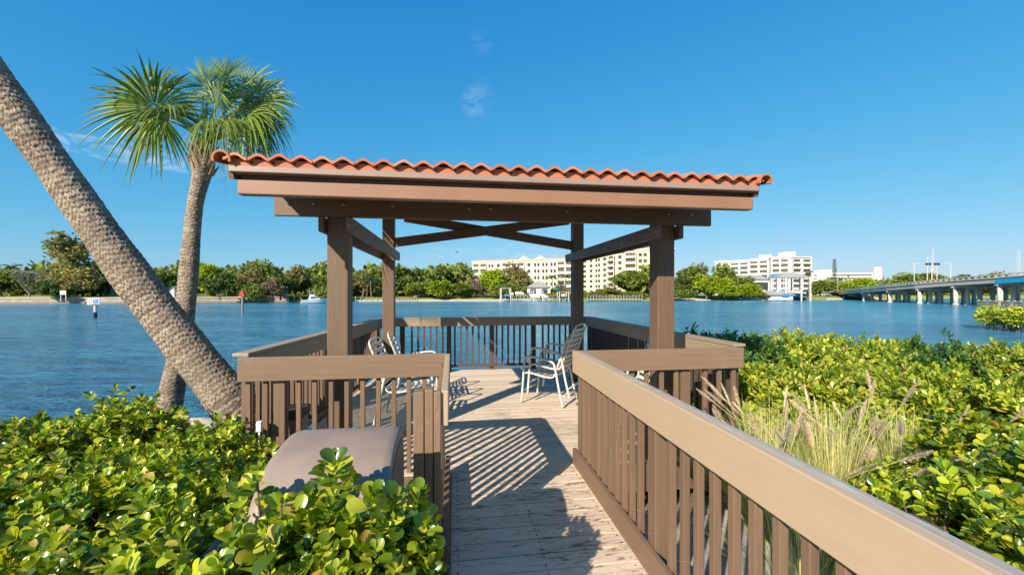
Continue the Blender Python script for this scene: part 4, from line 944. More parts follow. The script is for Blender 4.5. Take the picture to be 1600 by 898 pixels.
far = [
 ('palm', 18, 408, 26, 128, 'small dark palm at the far left end of the shore'), ('green', 2, 418, 48, 122, 'green tree cut by the left edge of the picture'),
 ('dark', 32, 424, 40, 135, 'dark tree just behind the bare grey tree on the left shore'), ('bare', 46, 411, 62, 118, 'leafless grey spreading tree on the left shore'),
 ('casuarina', 118, 367, 98, 124, 'tallest feathery brownish tree on the left shore'), ('dark', 92, 432, 50, 116, 'dark low tree right of the leafless grey tree'), ('olive', 130, 418, 60, 120, 'olive tree under the feathery tall tree'),
 ('green', 158, 410, 50, 128, 'green tree left of the leaning trunk on the far shore'), ('dark', 198, 416, 52, 130, 'dark tree partly hidden by the leaning trunk'), ('bare', 256, 405, 34, 132, 'thin bare treetop between the two palm trunks'),
 ('green', 250, 414, 46, 125, 'green tree seen between the two palm trunks'), ('lime', 322, 402, 42, 128, 'bright green tree just right of the upright palm trunk'), ('dark', 345, 424, 40, 118, 'dark tree behind the red channel marker, left part'),
 ('green', 358, 416, 48, 132, 'mid green tree above the red channel marker'), ('olive', 392, 418, 44, 126, 'olive tree right of the red channel marker'), ('green', 414, 403, 54, 138, 'round topped taller tree left of the front post'),
 ('dark', 438, 422, 40, 124, 'dark tree left of the moored white boat'), ('olive', 462, 416, 44, 134, 'olive topped tree above the white boat, left side'), ('green', 486, 418, 42, 140, 'green tree above the white boat, right side'),
 ('dark', 508, 424, 40, 135, 'dark tree half hidden by the left front post'), ('brown', 428, 432, 40, 120, 'greyish brown shrubby tree left of the white boat'), ('gbush', 400, 444, 46, 118, 'low bush on the lawn right of the red channel marker'), ('gbush', 510, 446, 46, 132, 'low bush behind the white boat'),
 ('green', 536, 420, 46, 150, 'green tree behind the left front post'), ('olive', 566, 425, 40, 150, 'pale olive tree between the two left posts'), ('palm', 580, 431, 22, 140, 'slim palm between the two left posts'), ('palm', 573, 436, 18, 141, 'shorter slim palm between the two left posts'),
 ('green', 594, 418, 40, 158, 'green tree left of the left rear post'), ('dark', 632, 416, 46, 160, 'dark tree right of the left rear post'), ('dark', 664, 414, 48, 165, 'dark rounded tree above the wooden dock'), ('green', 655, 436, 40, 150, 'lower green tree behind the grey house'),
 ('dark', 698, 413, 50, 168, 'dark rounded tree behind the bright lime tree'), ('lime', 687, 434, 42, 148, 'bright lime round tree at the water edge'), ('brown', 728, 418, 44, 165, 'brownish thin tree left of the cream condominium'), ('green', 718, 438, 40, 150, 'green tree beside the bright lime tree'),
 ('brown', 745, 436, 38, 152, 'brown twiggy tree at the water edge left of the pile dock'), ('lime', 772, 414, 46, 158, 'yellow green tree in front of the cream condominium, left one'), ('olive', 805, 411, 46, 162, 'grey green tree in front of the cream condominium, right one'), ('green', 790, 438, 46, 152, 'low green tree left of the gabled boathouse'),
 ('palm', 862, 426, 26, 160, 'palm right of the gabled boathouse roof'), ('palm', 884, 425, 20, 168, 'palm beside the right rear post'), ('palm', 876, 438, 18, 158, 'short palm right of the gabled boathouse'), ('brown', 872, 444, 34, 160, 'brown shrub behind the dock with the green umbrella'),
 ('olive', 950, 447, 40, 158, 'low reddish olive shrub in front of the tall condominium'), ('green', 986, 414, 50, 160, 'rounded green tree in front of the tall condominium'), ('gbush', 930, 455, 50, 154, 'green hedge behind the pile docks under the tall condominium'), ('gbush', 985, 455, 50, 154, 'green hedge left of the right front post on the far shore'), ('lime', 872, 456, 40, 153, 'bright low mangrove behind the docks'),
 ('dark', 1062, 430, 40, 165, 'dark tree right of the tall condominium'), ('green', 1082, 410, 52, 170, 'rounded grey green tree right of the tall condominium'), ('lime', 1104, 424, 44, 160, 'yellow green tree left of the white apartment block'), ('green', 1132, 409, 40, 175, 'tree in front of the left end of the white apartment block'), ('lime', 1128, 430, 46, 158, 'bright tree above the sandy beach'),
 ('green', 1158, 430, 44, 162, 'green tree below the white apartment block'), ('lime', 1170, 440, 40, 156, 'bright tree left of the small white boathouse'), ('lime', 1185, 456, 28, 151, 'small lime bush on the beach beside the white boathouse'), ('gbush', 1068, 453, 44, 152, 'low green bush at the left end of the sandy beach'), ('lime', 1134, 455, 26, 151, 'small bright bush in the middle of the sandy beach'),
 ('palm', 1263, 420, 16, 170, 'palm beside the boat lift canopy'), ('norfolk', 1304, 404, 11, 190, 'narrow dark conifer in front of the long white building'), ('green', 1284, 432, 34, 180, 'green tree between the boat lift and the conifer'), ('lime', 1348, 430, 46, 190, 'light green tree behind the start of the bridge'), ('lime', 1325, 438, 34, 188, 'low light green tree under the long white building'),
 ('green', 1418, 424, 40, 215, 'green tree behind the bridge left of the street lamp'), ('green', 1440, 420, 52, 220, 'largest green tree behind the bridge'), ('dark', 1466, 424, 40, 225, 'dark green tree behind the traffic light mast'), ('dark', 1500, 428, 40, 240, 'dark tree behind the middle of the bridge'), ('green', 1550, 423, 40, 240, 'green tree behind the bridge near the blue span'), ('green', 1580, 424, 36, 235, 'green tree behind the blue span of the bridge'), ('dark', 1525, 436, 60, 230, 'dark foliage seen between the bridge piers')]
for (k, px, ty, wp_, Zc, lab) in far: far_tree(k, px, ty, wp_, Zc, lab)
# far wood behind the single trees: one mass
rgw = np.random.default_rng(99); P = []
for px in np.arange(-260, 1040, 1.4):
    if 735 < px < 1000: continue
    Z_ = 170 + rgw.uniform(-12, 14); ty = 421 + 5 * math.sin(px * .06) + 3 * math.sin(px * .17 + 1); top = H - (ty - 456) / F * Z_
    for _ in range(26):
        q = Wd(px + rgw.normal(0, 3), 456, Z_ + rgw.normal(0, 3)); u = rgw.uniform(0, 1) ** .7; P.append((q.x, q.y, -.4 + (top + .4) * u + rgw.normal(0, .35)))
for px in np.arange(1290, 1900, 1.6):
    Z_ = 262 + rgw.uniform(-8, 8); top = H + (456 - 437 + 3 * math.sin(px * .05)) / F * Z_
    for _ in range(10): q = Wd(px, 456, Z_); P.append((q.x + rgw.normal(0, 1), q.y + rgw.normal(0, 3), -.4 + (top + .4) * rgw.uniform(0, 1) ** .7))
P = np.array(P); n = len(P); o = leaf_mesh('far_wood', P, rgw.normal(0, 1, (n, 3)), rgw.normal(0, .6, (n, 3)) + np.array([0, -.4, .6]), rgw.uniform(1.2, 3.0, n), 'oval', M['treegreen'], None, False)
tag(o, 'dark mass of woodland behind the single trees of the far shore', 'woodland', None, 'stuff')
for arr in protos.values():
    for pr in arr:
        for c in list(pr.children): bpy.data.objects.remove(c)
        bpy.data.objects.remove(pr)

# ------------------------------------------------------------------ buildings
def frame_at(p0, p1):
    """local frame along a facade from photo spots p0=(px,Zc) to p1"""
    a = Wd(p0[0], 456, p0[1]); b = Wd(p1[0], 456, p1[1]); a.z = b.z = 0; u = (b - a); L_ = u.length; u.normalize(); n = Vector((u.y, -u.x, 0))
    if n.dot(a) > 0: n = -n
    return a, u, n, L_
def fbox(a, u, n, s0, s1, d0, d1, z0, z1, mb=None):
    mb = mb or MB(); P = []
    for z in (z0, z1):
        for s, d in ((s0, d0), (s1, d0), (s1, d1), (s0, d1)): q = a + u * s + n * d; P.append((q.x, q.y, z))
    return mb.hexa(P)
def wing(root, fr, top, base, floors, bays, wall, depth=14, roof='hip', overhang=.6, win='glass', ground_solid=False, h0=None):
    a, u, n, Lg = fr; w_ = fbox(a, u, n, 0, Lg, -depth, 0, base, top).build('wall', M[wall], root)
    fh = (top - .7 - (base if h0 is None else h0)) / floors; z00 = base if h0 is None else h0; bw_ = Lg / len(bays)
    for f_ in range(floors):
        z = z00 + f_ * fh
        for i, b in enumerate(bays):
            s0 = i * bw_
            if b == 'B':   # balcony: dark panel painted for the shaded recess, slab and rail
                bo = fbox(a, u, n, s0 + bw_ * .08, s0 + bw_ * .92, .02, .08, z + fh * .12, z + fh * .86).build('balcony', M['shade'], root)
                fbox(a, u, n, s0 + bw_ * .03, s0 + bw_ * .97, .02, 1.3, z - .02, z + .22).build('balcony_slab', M[wall], bo)
                fbox(a, u, n, s0 + bw_ * .03, s0 + bw_ * .97, 1.15, 1.28, z + .223, z + fh * .34).build('balcony_rail', M['white' if wall != 'whitewall' else 'whitewall'], bo)
                for ss in (s0 + bw_ * .03, s0 + bw_ * .91): fbox(a, u, n, ss, ss + bw_ * .06, .9, 1.2, z + fh * .34, z + fh - .03).build('column', M[wall], bo)
            elif b == 'W':
                fbox(a, u, n, s0 + bw_ * .16, s0 + bw_ * .44, .02, .07, z + fh * .22, z + fh * .76).build('window', M[win], root); fbox(a, u, n, s0 + bw_ * .56, s0 + bw_ * .84, .02, .07, z + fh * .22, z + fh * .76).build('window', M[win], root)
            elif b == 'w':
                fbox(a, u, n, s0 + bw_ * .3, s0 + bw_ * .7, .02, .07, z + fh * .25, z + fh * .78).build('window', M[win], root)
    if roof == 'hip':
        o_ = overhang; P = []
        for s, d in ((-o_, o_), (Lg + o_, o_), (Lg + o_, -depth - o_), (-o_, -depth - o_)): q = a + u * s + n * d; P.append((q.x, q.y, top + .35))
        for s, d in ((2.5, -3), (Lg - 2.5, -3), (Lg - 2.5, -depth + 3), (2.5, -depth + 3)): q = a + u * s + n * d; P.append((q.x, q.y, top + 1.9))
        MB().hexa(P).build('roof', M['greyroof'], root); fbox(a, u, n, -o_, Lg + o_, -depth - o_, o_, top + .003, top + .347).build('cornice', M['white'], root)
    elif roof == 'flat': fbox(a, u, n, -.3, Lg + .3, -depth - .3, .9, top + .003, top + .7).build('parapet', M[wall], root)
    return w_
zt = lambda y, Zc: H - (y - 456) / F * Zc
# long cream condominium
fr = frame_at((739, 255), (897, 232)); c1 = thing('condominium', 'long cream condominium with grey roof and balconies behind the trees', 'building', fr[0])
wing(c1, fr, zt(407, 243), -.3, 5, list('BBWwBwBwWWWBB'), 'cream2', h0=.5)
for s in (.53, .69):
    a, u, n, Lg = fr; q = [a + u * (Lg * s - 3.6) + n * .9, a + u * (Lg * s + 3.6) + n * .9, a + u * (Lg * s) + n * .9]; zt_ = zt(407, 243) + .3
    V = [(q[0].x, q[0].y, zt_), (q[1].x, q[1].y, zt_), (q[2].x, q[2].y, zt_ + 2.3)]; V += [(v[0] - n.x * 5, v[1] - n.y * 5, v[2]) for v in V]
    MB().add(V, [(0, 1, 2), (5, 4, 3), (0, 3, 4, 1), (1, 4, 5, 2), (2, 5, 3, 0)]).build('gable', M['cream2'], c1)
# tall cream condominium, nearer, its front running away to the left
c2 = thing('condominium', 'tall yellow condominium of seven storeys rising behind the right posts', 'building', Wd(1000, 456, 190))
wing(c2, frame_at((900, 246), (975, 204)), zt(399, 222), -.3, 7, list('wwwWwBw'), 'cream2', 12, h0=.3)
wing(c2, frame_at((976, 197), (1053, 190)), zt(389, 190), -.3, 7, list('BWBB'), 'cream', 12, h0=.3)
# white apartment block of stepped wings
c3 = thing('apartment_block', 'white apartment block with stepped wings and rows of dark balconies', 'building', Wd(1200, 456, 300))
for (x0, z0_, x1, z1_, ty) in ((1118, 345, 1140, 338, 410), (1141, 336, 1170, 328, 408), (1171, 326, 1201, 317, 405), (1205, 312, 1232, 308, 402.5), (1236, 310, 1267, 314, 402.5)):
    wing(c3, frame_at((x0, z0_), (x1, z1_)), zt(ty, (z0_ + z1_) / 2), -.3, 7, list('BB'), 'whitewall', 14, 'flat')
fr = frame_at((1186, 330), (1206, 326)); fbox(*fr[:3], 0, fr[3], -8, 0, zt(404, 328), zt(398, 328)).build('roof_house', M['whitewall'], c3)
fr = frame_at((1226, 322), (1243, 322)); fbox(*fr[:3], 0, fr[3], -8, 0, zt(402, 322), zt(393.5, 322)).build('roof_house', M['whitewall'], c3)
fr = frame_at((1123, 350), (1138, 350)); fbox(*fr[:3], 0, fr[3], -8, 0, zt(410, 350), zt(407, 350)).build('roof_house', M['whitewall'], c3)
# far long white building with a tower
c4 = thing('office_building', 'long low white building with a square end tower beyond the bridge approach', 'building', Wd(1330, 456, 380))
fr = frame_at((1268, 385), (1364, 378)); wl = fbox(*fr[:3], 0, fr[3], -12, 0, -.3, zt(426, 380)).build('wall', M['whitewall'], c4)
for f_ in range(5): fbox(*fr[:3], 1.5, fr[3] - 1, .02, .1, zt(431 + f_ * 5, 380), zt(428.6 + f_ * 5, 380)).build('window_band', M['shade'], c4)
fr = frame_at((1365, 376), (1377, 374)); fbox(*fr[:3], 0, fr[3], -10, 1, -.3, zt(417.5, 376)).build('tower', M['whitewall'], c4)
fr = frame_at((1282, 380), (1299, 380)); fbox(*fr[:3], 0, fr[3], -10, 1, -.3, zt(421.5, 380)).build('stair_tower', M['whitewall'], c4)

def house(px, Zc, wpx, eave, ridge, label, wall='whitewall', roof='greyroof', gable_front=False, base=-.5, wins=2, name='house', cat='house', depth=8):
    fr = frame_at((px - wpx / 2, Zc), (px + wpx / 2, Zc)); a, u, n, Lg = fr; r = thing(name, label, cat, Wd(px, 456, Zc) * 1.0); ez, rz2 = zt(eave, Zc), zt(ridge, Zc)
    fbox(a, u, n, 0, Lg, -depth, 0, base, ez).build('wall', M[wall], r)
    if gable_front: B_ = [(-.6, .8), (Lg + .6, .8), (Lg / 2, .8)]; T = [(-.6, -depth), (Lg + .6, -depth), (Lg / 2, -depth)]; zs = (ez, ez, rz2)
    else: B_ = [(-.7, .8), (-.7, -depth - .8), (1.5, -depth / 2)]; T = [(Lg + .7, .8), (Lg + .7, -depth - .8), (Lg - 1.5, -depth / 2)]; zs = (ez, ez, rz2)
    V = []
    for grp in (B_, T):
        for (s, d), z in zip(grp, zs): q = a + u * s + n * d; V.append((q.x, q.y, z + .01))
    MB().add(V, [(0, 1, 2), (5, 4, 3), (0, 3, 4, 1), (1, 4, 5, 2), (2, 5, 3, 0)]).build('roof', M[roof], r)
    for i in range(wins):
        s = Lg * (i + .5) / wins; fbox(a, u, n, s - Lg * .13, s + Lg * .13, .02, .08, base + (ez - base) * .35, base + (ez - base) * .85).build('window', M['glass'], r)
    return r
house(842, 156, 36, 449, 438, 'white gabled shelter with grey roof on the far shore in front of the condominium', 'white', gable_front=True, name='waterfront_shelter', cat='shelter')
house(8, 140, 26, 425, 422, 'pale roofed house at the left edge behind the far trees', wins=1)
house(176, 126, 26, 446, 441, 'low grey house under the trees left of the leaning trunk', 'concrete2', wins=2)
house(262, 124, 20, 448, 444, 'low white house seen between the two palm trunks', wins=1)
house(657, 156, 22, 446, 440, 'dark grey house among trees right of the left rear post', 'concrete2', wins=2)
house(1219, 150, 40, 461, 453.5, 'small white boathouse with hipped grey roof and blue sign on the dock', 'white', wins=0, base=-1.3, name='boathouse', cat='boathouse', depth=5)
bh = [o for o in COL.objects if o.name.startswith('boathouse')][0]; fr = frame_at((1199, 149.6), (1239, 149.6))
fbox(*fr[:3], fr[3] * .58, fr[3] * .86, .03, .10, zt(464, 150), zt(458.5, 150)).build('blue_sign', M['tealblue'], bh)
house(1165, 200, 70, 437, 429, 'long low pale roofed marina building below the white apartment block', 'whitewall', wins=5, name='marina_building', cat='building')

# ------------------------------------------------------------------ boats, docks, lifts
def boat(px, wl, Lm, label, group=None, Zc=None, z=None, hull='white', kind='cruiser', yaw=0.0):
    Zc = Zc or (H - WATER) * F / (wl - 456); p = Wd(px, 456, Zc); z = WATER if z is None else z
    r = thing('motor_boat', label, 'boat', (0, 0, 0), 0.0001, group); V = []; Fc = []; n = 12
    for i in range(n + 1):
        t = i / n; bw_ = Lm * .16 * (1 - max(0, (t - .45) / .55) ** 2.2) + .02; sh = .95 + .5 * t * t; x = -Lm / 2 + Lm * t
        V += [(x, 0, -.15 + .35 * max(0, t - .6)), (x - .1 * (1 - t), -bw_ * .8, .1 + .3 * t ** 3), (x + .3 * t * t, -bw_, sh), (x + .3 * t * t, bw_, sh), (x - .1 * (1 - t), bw_ * .8, .1 + .3 * t ** 3)]
    for i in range(n):
        b = i * 5
        for k in range(5): Fc.append((b + k, b + 5 + k, b + 5 + (k + 1) % 5, b + (k + 1) % 5))
    Fc += [(0, 1, 2, 3, 4), tuple(n * 5 + k for k in (4, 3, 2, 1, 0))]
    mesh_obj('hull', V, Fc, M[hull], r, False)
    w2 = Lm * .12
    cab = MB().hexa([(-Lm * .22, -w2, .95), (Lm * .2, -w2 * .8, 1.1), (Lm * .2, w2 * .8, 1.1), (-Lm * .22, w2, .95), (-Lm * .2, -w2 * .85, 2.0), (Lm * .06, -w2 * .7, 2.0), (Lm * .06, w2 * .7, 2.0), (-Lm * .2, w2 * .85, 2.0)]).build('cabin', M['white'], r, False, .05)
    MB().hexa([(-Lm * .17, -w2 - .03, 1.4), (Lm * .10, -w2 * .87, 1.45), (Lm * .10, w2 * .87, 1.45), (-Lm * .17, w2 + .03, 1.4), (-Lm * .17, -w2 * .95, 1.8), (Lm * .08, -w2 * .8, 1.8), (Lm * .08, w2 * .8, 1.8), (-Lm * .17, w2 * .95, 1.8)]).build('windows', M['glass'], cab)
    if kind == 'cruiser':
        MB().box(-Lm * .18, -Lm * .02, -w2 * .7, w2 * .7, 2.02, 2.5).build('flybridge', M['white'], r, False, .05)
        MB().box(-Lm * .2, -Lm * .0, -w2 * .75, w2 * .75, 3.35, 3.42).build('canopy', M['white'], r)
        mb = MB()
        for x in (-Lm * .19, -Lm * .01):
            for y in (-w2 * .7, w2 * .7): mb.tube([(x, y, 2.0), (x, y, 3.35)], .04, 5)
        mb.build('canopy_frame', M['stop'], r)
        mb = MB(); mb.tube([(-Lm * .1, 0, 3.4), (-Lm * .1, 0, 4.3)], .03, 4); mb.tube([(Lm * .15, w2 * .8, 1.7), (Lm * .52, 0, 2.1), (Lm * .15, -w2 * .8, 1.7)], .03, 4); mb.build('bow_rail', M['stop'], r)
    MB().box(-Lm * .53, -Lm * .48, -.2, .2, .1, 1.0).build('outboard', M['black'], r, False, .05)
    r.location = (p.x, p.y, z); r.rotation_euler = (0, 0, yaw); return r
boat(492, 473.4, 7.0, 'white cabin cruiser with a flybridge moored at the dock left of the front post', yaw=R(25))
boat(1243, 468, 7.6, 'navy and white motor boat hoisted high on the covered lift', Zc=152, z=.15, hull='navy', kind='open', yaw=R(160))
boat(1252, 468, 6.6, 'white motor boat on the lift behind the navy one', Zc=158, z=.0, kind='open', yaw=R(170))
boat(1247, 468, 5.0, 'small dark boat low on the water under the covered lift', Zc=154, z=WATER + .2, hull='navy', kind='open', yaw=R(180))
boat(1186, 468, 5.5, 'small white boat parked behind the white boathouse', Zc=160, z=-.4, kind='open', yaw=R(150))
boat(1330, 466, 9.0, 'dark hulled boat drawn up near the bridge abutment', Zc=172, z=WATER + .2, hull='navy', kind='open', yaw=R(190))
boat(667 + 520, 466, 6.0, 'white boat on a lift beside the marina building', Zc=182, z=.6, kind='open', yaw=R(160))
def dock(x0, x1, wl, label, z=-.9, piles=8, over=.8, mat='pile', rail=False, deep=2.2):
    Zc = (H - WATER) * F / (wl - 456); fr = frame_at((x0, Zc), (x1, Zc)); a, u, n, Lg = fr; r = thing('dock', label, 'dock', (a.x, a.y, WATER))
    fbox(a, u, n, 0, Lg, -deep, 0, z - .18, z).build('planks', M['greypile' if mat == 'concrete' else 'pile'], r)
    for i in range(piles):
        q = a + u * (Lg * i / max(1, piles - 1)) + n * .2; MB().tube([(q.x, q.y, WATER - .6), (q.x, q.y, z + over * random.uniform(.7, 1.2))], .11, 7).build('pile', M['greypile' if mat == 'concrete' else mat], r)
    if rail:
        fbox(a, u, n, 0, Lg, -.1, -.02, z + .9, z + .96).build('handrail', M['greypile' if mat == 'concrete' else mat], r)
        for i in range(piles): fbox(a, u, n, Lg * i / piles, Lg * i / piles + .07, -.1, -.02, z + .003, z + .897).build('rail_post', M['greypile' if mat == 'concrete' else mat], r)
    return r
dock(472, 512, 472.8, 'low dock beside the moored white cabin cruiser', -1.0, 5)
dock(452, 470, 473, 'short timber dock left of the white cabin cruiser', -1.2, 3, 1.3)
dock(556, 598, 472, 'pale dock between the two left posts', -.95, 6, 1.0, 'concrete')
dock(620, 652, 471.9, 'brown timber dock right of the left rear post', -.75, 9, .7)
dock(784, 830, 470.6, 'pile dock with railings left of the gabled shelter', -.7, 9, 1.2, 'concrete', True)
dock(838, 890, 470.5, 'pale dock with railings in front of the gabled shelter', -.7, 9, 1.0, 'concrete', True)
dock(918, 966, 470.3, 'pile dock with white posts right of the right rear post', -.8, 11, 1.5, 'concrete', True)
dock(970, 1003, 470.2, 'white posted dock just left of the right front post', -.8, 8, 1.5, 'concrete', True)
dock(1198, 1290, 468.8, 'long low dock under the small white boathouse', -1.2, 16, .7)
def lift(px, wl, label, hgt=3.6):
    Zc = (H - WATER) * F / (wl - 456); r = thing('boat_lift', label, 'boat lift', Wd(px, 456, Zc)); c = Wd(px, 456, Zc)
    for i, (dx, dy) in enumerate(((-1.6, -1.2), (1.6, -1.2), (-1.6, 1.8), (1.6, 1.8))): MB().tube([(c.x + dx, c.y + dy, WATER - .5), (c.x + dx, c.y + dy, WATER + hgt)], .16, 7).build('piling', M['concrete'], r)
    for dy in (-1.2, 1.8): MB().beam((c.x - 1.7, c.y + dy, WATER + hgt + .12), (c.x + 1.7, c.y + dy, WATER + hgt + .12), .2, .22).build('beam', M['stop'], r)
    MB().box(c.x - .4, c.x + .5, c.y - .9, c.y + 1.2, WATER + 1.6, WATER + 2.5).build('small_craft', M['tealblue'] if hgt > 3.7 else M['white'], r, False, .15); return r
lift(790, 470.8, 'boat lift with a teal cover left of the gabled shelter', 4.4); lift(840, 470.6, 'boat lift holding a white watercraft in front of the gabled shelter'); lift(880, 470.5, 'white boat lift beside the right rear post', 3.2)
# covered boat lift with hipped canopy
cv = thing('covered_boat_lift', 'tall covered boat lift with grey curved canopy and white piles', 'boat lift', Wd(1240, 456, 152)); fr = frame_at((1213, 152), (1266, 150)); a, u, n, Lg = fr
P = []
for s, d in ((-.4, 1), (Lg + .4, 1), (Lg + .4, -8), (-.4, -8)): q = a + u * s + n * d; P.append((q.x, q.y, zt(434, 151)))
for s, d in ((Lg * .36, -2.6), (Lg * .64, -2.6), (Lg * .64, -4.6), (Lg * .36, -4.6)): q = a + u * s + n * d; P.append((q.x, q.y, zt(425, 151)))
MB().hexa(P).build('canopy', M['greyroof'], cv)
for s in (.02, .27, .72, .98):
    for d in (.6, -7): q = a + u * (Lg * s) + n * d; MB().tube([(q.x, q.y, WATER - .5), (q.x, q.y, zt(434.2, 151))], .24, 8).build('pile', M['whitewall'], cv)
cv2 = thing('canvas_canopy', 'bright blue canvas canopy just left of the covered boat lift', 'canopy', Wd(1216, 456, 165)); fr = frame_at((1208, 165), (1226, 165)); a, u, n, Lg = fr
P = []
for s, d in ((0, 0), (Lg, 0), (Lg, -4), (0, -4)): q = a + u * s + n * d; P.append((q.x, q.y, zt(433, 165)))
for s, d in ((Lg * .3, -1.4), (Lg * .8, -1.4), (Lg * .8, -2.4), (Lg * .3, -2.4)): q = a + u * s + n * d; P.append((q.x, q.y, zt(427, 165)))
MB().hexa(P).build('canvas', M['tealblue'], cv2)
for s in (.05, .95): q = a + u * Lg * s + n * -.1; MB().tube([(q.x, q.y, -.6), (q.x, q.y, zt(433, 165))], .1, 6).build('pole', M['whitewall'], cv2)
def umbrella(px, Zc, label, ty):
    c = Wd(px, 456, Zc); r = thing('umbrella', label, 'umbrella', (c.x, c.y, -.6)); MB().tube([(c.x, c.y, -.6), (c.x, c.y, zt(ty, Zc))], .05, 6).build('pole', M['stop'], r)
    V = [(c.x, c.y, zt(ty, Zc))]; V += [(c.x + 1.7 * math.cos(i * math.pi / 4), c.y + 1.7 * math.sin(i * math.pi / 4), zt(ty, Zc) - .9) for i in range(8)]
    MB().add(V, [(0, 1 + i, 1 + (i + 1) % 8) for i in range(8)]).build('canopy', M['green'], r)
umbrella(870, 155, 'closed dark green umbrella on the dock right of the gabled shelter', 449)

# ------------------------------------------------------------------ left shore: seawall, sign, markers
pts = [(x, np.interp(x, [q[0] for q in shore_px], [q[1] for q in shore_px])) for x in np.linspace(-300, 452, 22)]
mb = MB(); mb2 = MB(); mb3 = MB()
for i in range(len(pts) - 1):
    p, q = shore_pt(*pts[i]), shore_pt(*pts[i + 1]); n_ = Vector((p.x, p.y, 0)).normalized()
    P = [(v.x - n_.x * d, v.y - n_.y * d, z) for z in (WATER - .5, -.20) for v, d in ((p, .5), (q, .5), (q, -3.0), (p, -3.0))]; mb.hexa(P)
    P = [(v.x - n_.x * d, v.y - n_.y * d, z) for z in (-.197, .06) for v, d in ((p, .75), (q, .75), (q, -3.3), (p, -3.3))]; mb2.hexa(P)
    P = [(v.x - n_.x * d, v.y - n_.y * d, z) for z in (WATER - .4, WATER + .42) for v, d in ((p, .9), (q, .9), (q, .505), (p, .505))]; mb3.hexa(P)
sw = mb.build('seawall', M['seawall']); tag(sw, 'long low concrete seawall along the far left shore', 'seawall'); mb2.build('cap', M['pale_cap'], sw); mb3.build('footing', M['pile'], sw)
pts = [(x, np.interp(x, [q[0] for q in shore_px], [q[1] for q in shore_px])) for x in np.linspace(-300, 1900, 60)]
def marker(px, wl, label, kind):
    Zc = (H - WATER) * F / (wl - 456); c = Wd(px, 456, Zc)
    if kind == 'sign':
        r = thing('waterway_sign', label, 'sign', (c.x, c.y, WATER)); MB().tube([(c.x, c.y, WATER - .4), (c.x, c.y, zt(477, Zc))], .17, 9).build('pile', M['concrete'], r); MB().tube([(c.x, c.y, WATER - .5), (c.x, c.y, WATER + .75)], .185, 9).build('pile_stain', M['black'], r)
        MB().box(c.x - .72, c.x - .13, c.y - .28, c.y - .22, zt(476, Zc), zt(465.5, Zc)).build('board', M['concrete2'], r)
        b = MB().box(c.x - .12, c.x + .62, c.y - .28, c.y - .22, zt(474.5, Zc), zt(465.8, Zc)).build('board', M['white'], r)
        MB().box(c.x - .05, c.x + .55, c.y - .29, c.y - .283, zt(473.8, Zc), zt(466.6, Zc)).build('blue_panel', M['tealblue'], b)
        MB().tube([(c.x + .1, c.y - .30, zt(468, Zc)), (c.x + .4, c.y - .30, zt(470, Zc)), (c.x + .12, c.y - .30, zt(472.5, Zc))], .035, 5).build('wave_symbol', M['white'], b)
    else:
        r = thing('channel_marker', label, 'channel marker', (c.x, c.y, WATER)); MB().tube([(c.x, c.y, WATER - .4), (c.x, c.y, zt(453.5, Zc))], .16, 9).build('pile', M['pile'], r)
        y_ = c.y - .2; V = [(c.x - .42, y_, zt(462.5, Zc)), (c.x + .42, y_, zt(462.5, Zc)), (c.x, y_, zt(452.5, Zc))]; V += [(v[0], v[1] - .04, v[2]) for v in V]
        MB().add(V, [(0, 1, 2), (5, 4, 3), (0, 3, 4, 1), (1, 4, 5, 2), (2, 5, 3, 0)]).build('triangle_board', M['red'], r)
        y_ = c.y + .2; V = [(v[0], y_ + .06, v[2]) for v in V[:3]]; V += [(v[0], v[1] - .04, v[2]) for v in V]
        MB().add(V, [(0, 1, 2), (5, 4, 3), (0, 3, 4, 1), (1, 4, 5, 2), (2, 5, 3, 0)]).build('triangle_board', M['red'], r)
marker(149, 497, 'white and blue sign on a pile in the river left of the leaning trunk', 'sign'); marker(379, 490, 'red triangular day marker on a pile in the river right of the palms', 'tri')
c = Wd(98.5, 456, 112); r = thing('notice_board', 'small white notice board on two legs on the far lawn', 'sign', (c.x, c.y, -.6)); MB().box(c.x - .7, c.x + .7, c.y - .05, c.y + .03, zt(460, 112), zt(453.8, 112)).build('board', M['white'], r)
for dx in (-.6, .6): MB().box(c.x + dx - .05, c.x + dx + .05, c.y + .035, c.y + .12, -1.0, zt(454, 112)).build('leg', M['white'], r)

# mangrove islet at the right edge
Zc = 34.5; c = Wd(1600, 456, Zc); isl = thing('mangrove', 'mangrove islet standing in the water at the right edge of the picture', 'mangrove', (c.x, c.y, WATER)); rg = np.random.default_rng(21)
C = np.array([(c.x + rg.uniform(-2.2, 4.5), c.y + rg.uniform(-1.5, 2.5), WATER + rg.uniform(.85, 1.35), rg.uniform(.6, .95)) for _ in range(44)]); n = 20000; k = rg.integers(0, 44, n); v = rg.normal(0, 1, (n, 3)); v /= np.linalg.norm(v, axis=1, keepdims=True)
P = C[k, :3] + v * (C[k, 3] * rg.uniform(.7, 1, n))[:, None] * np.array([1.1, 1.1, .7]); P[:, 2] = np.maximum(P[:, 2], WATER + .35 + .12 * np.sin(P[:, 0] * 3))
leaf_mesh('crown', P, v + rg.normal(0, .4, v.shape) + np.array([0, 0, .5]), v + np.array([0, 0, .6]), rg.uniform(.16, .26, n), 'oval', M['hedge'], isl)

mb = MB()
for i in range(60):
    q = Vector(C[i % 44, :3]); b = Vector((q.x + rg.normal(0, .3), q.y + rg.normal(0, .3), WATER - .4)); mb.tube([b, b.lerp(q, .5) + Vector((rg.normal(0, .12), rg.normal(0, .12), .1)), q], [.05, .035, .02], 5, False)
mb.build('prop_roots', M['stem'], isl)['kind'] = 'stuff'

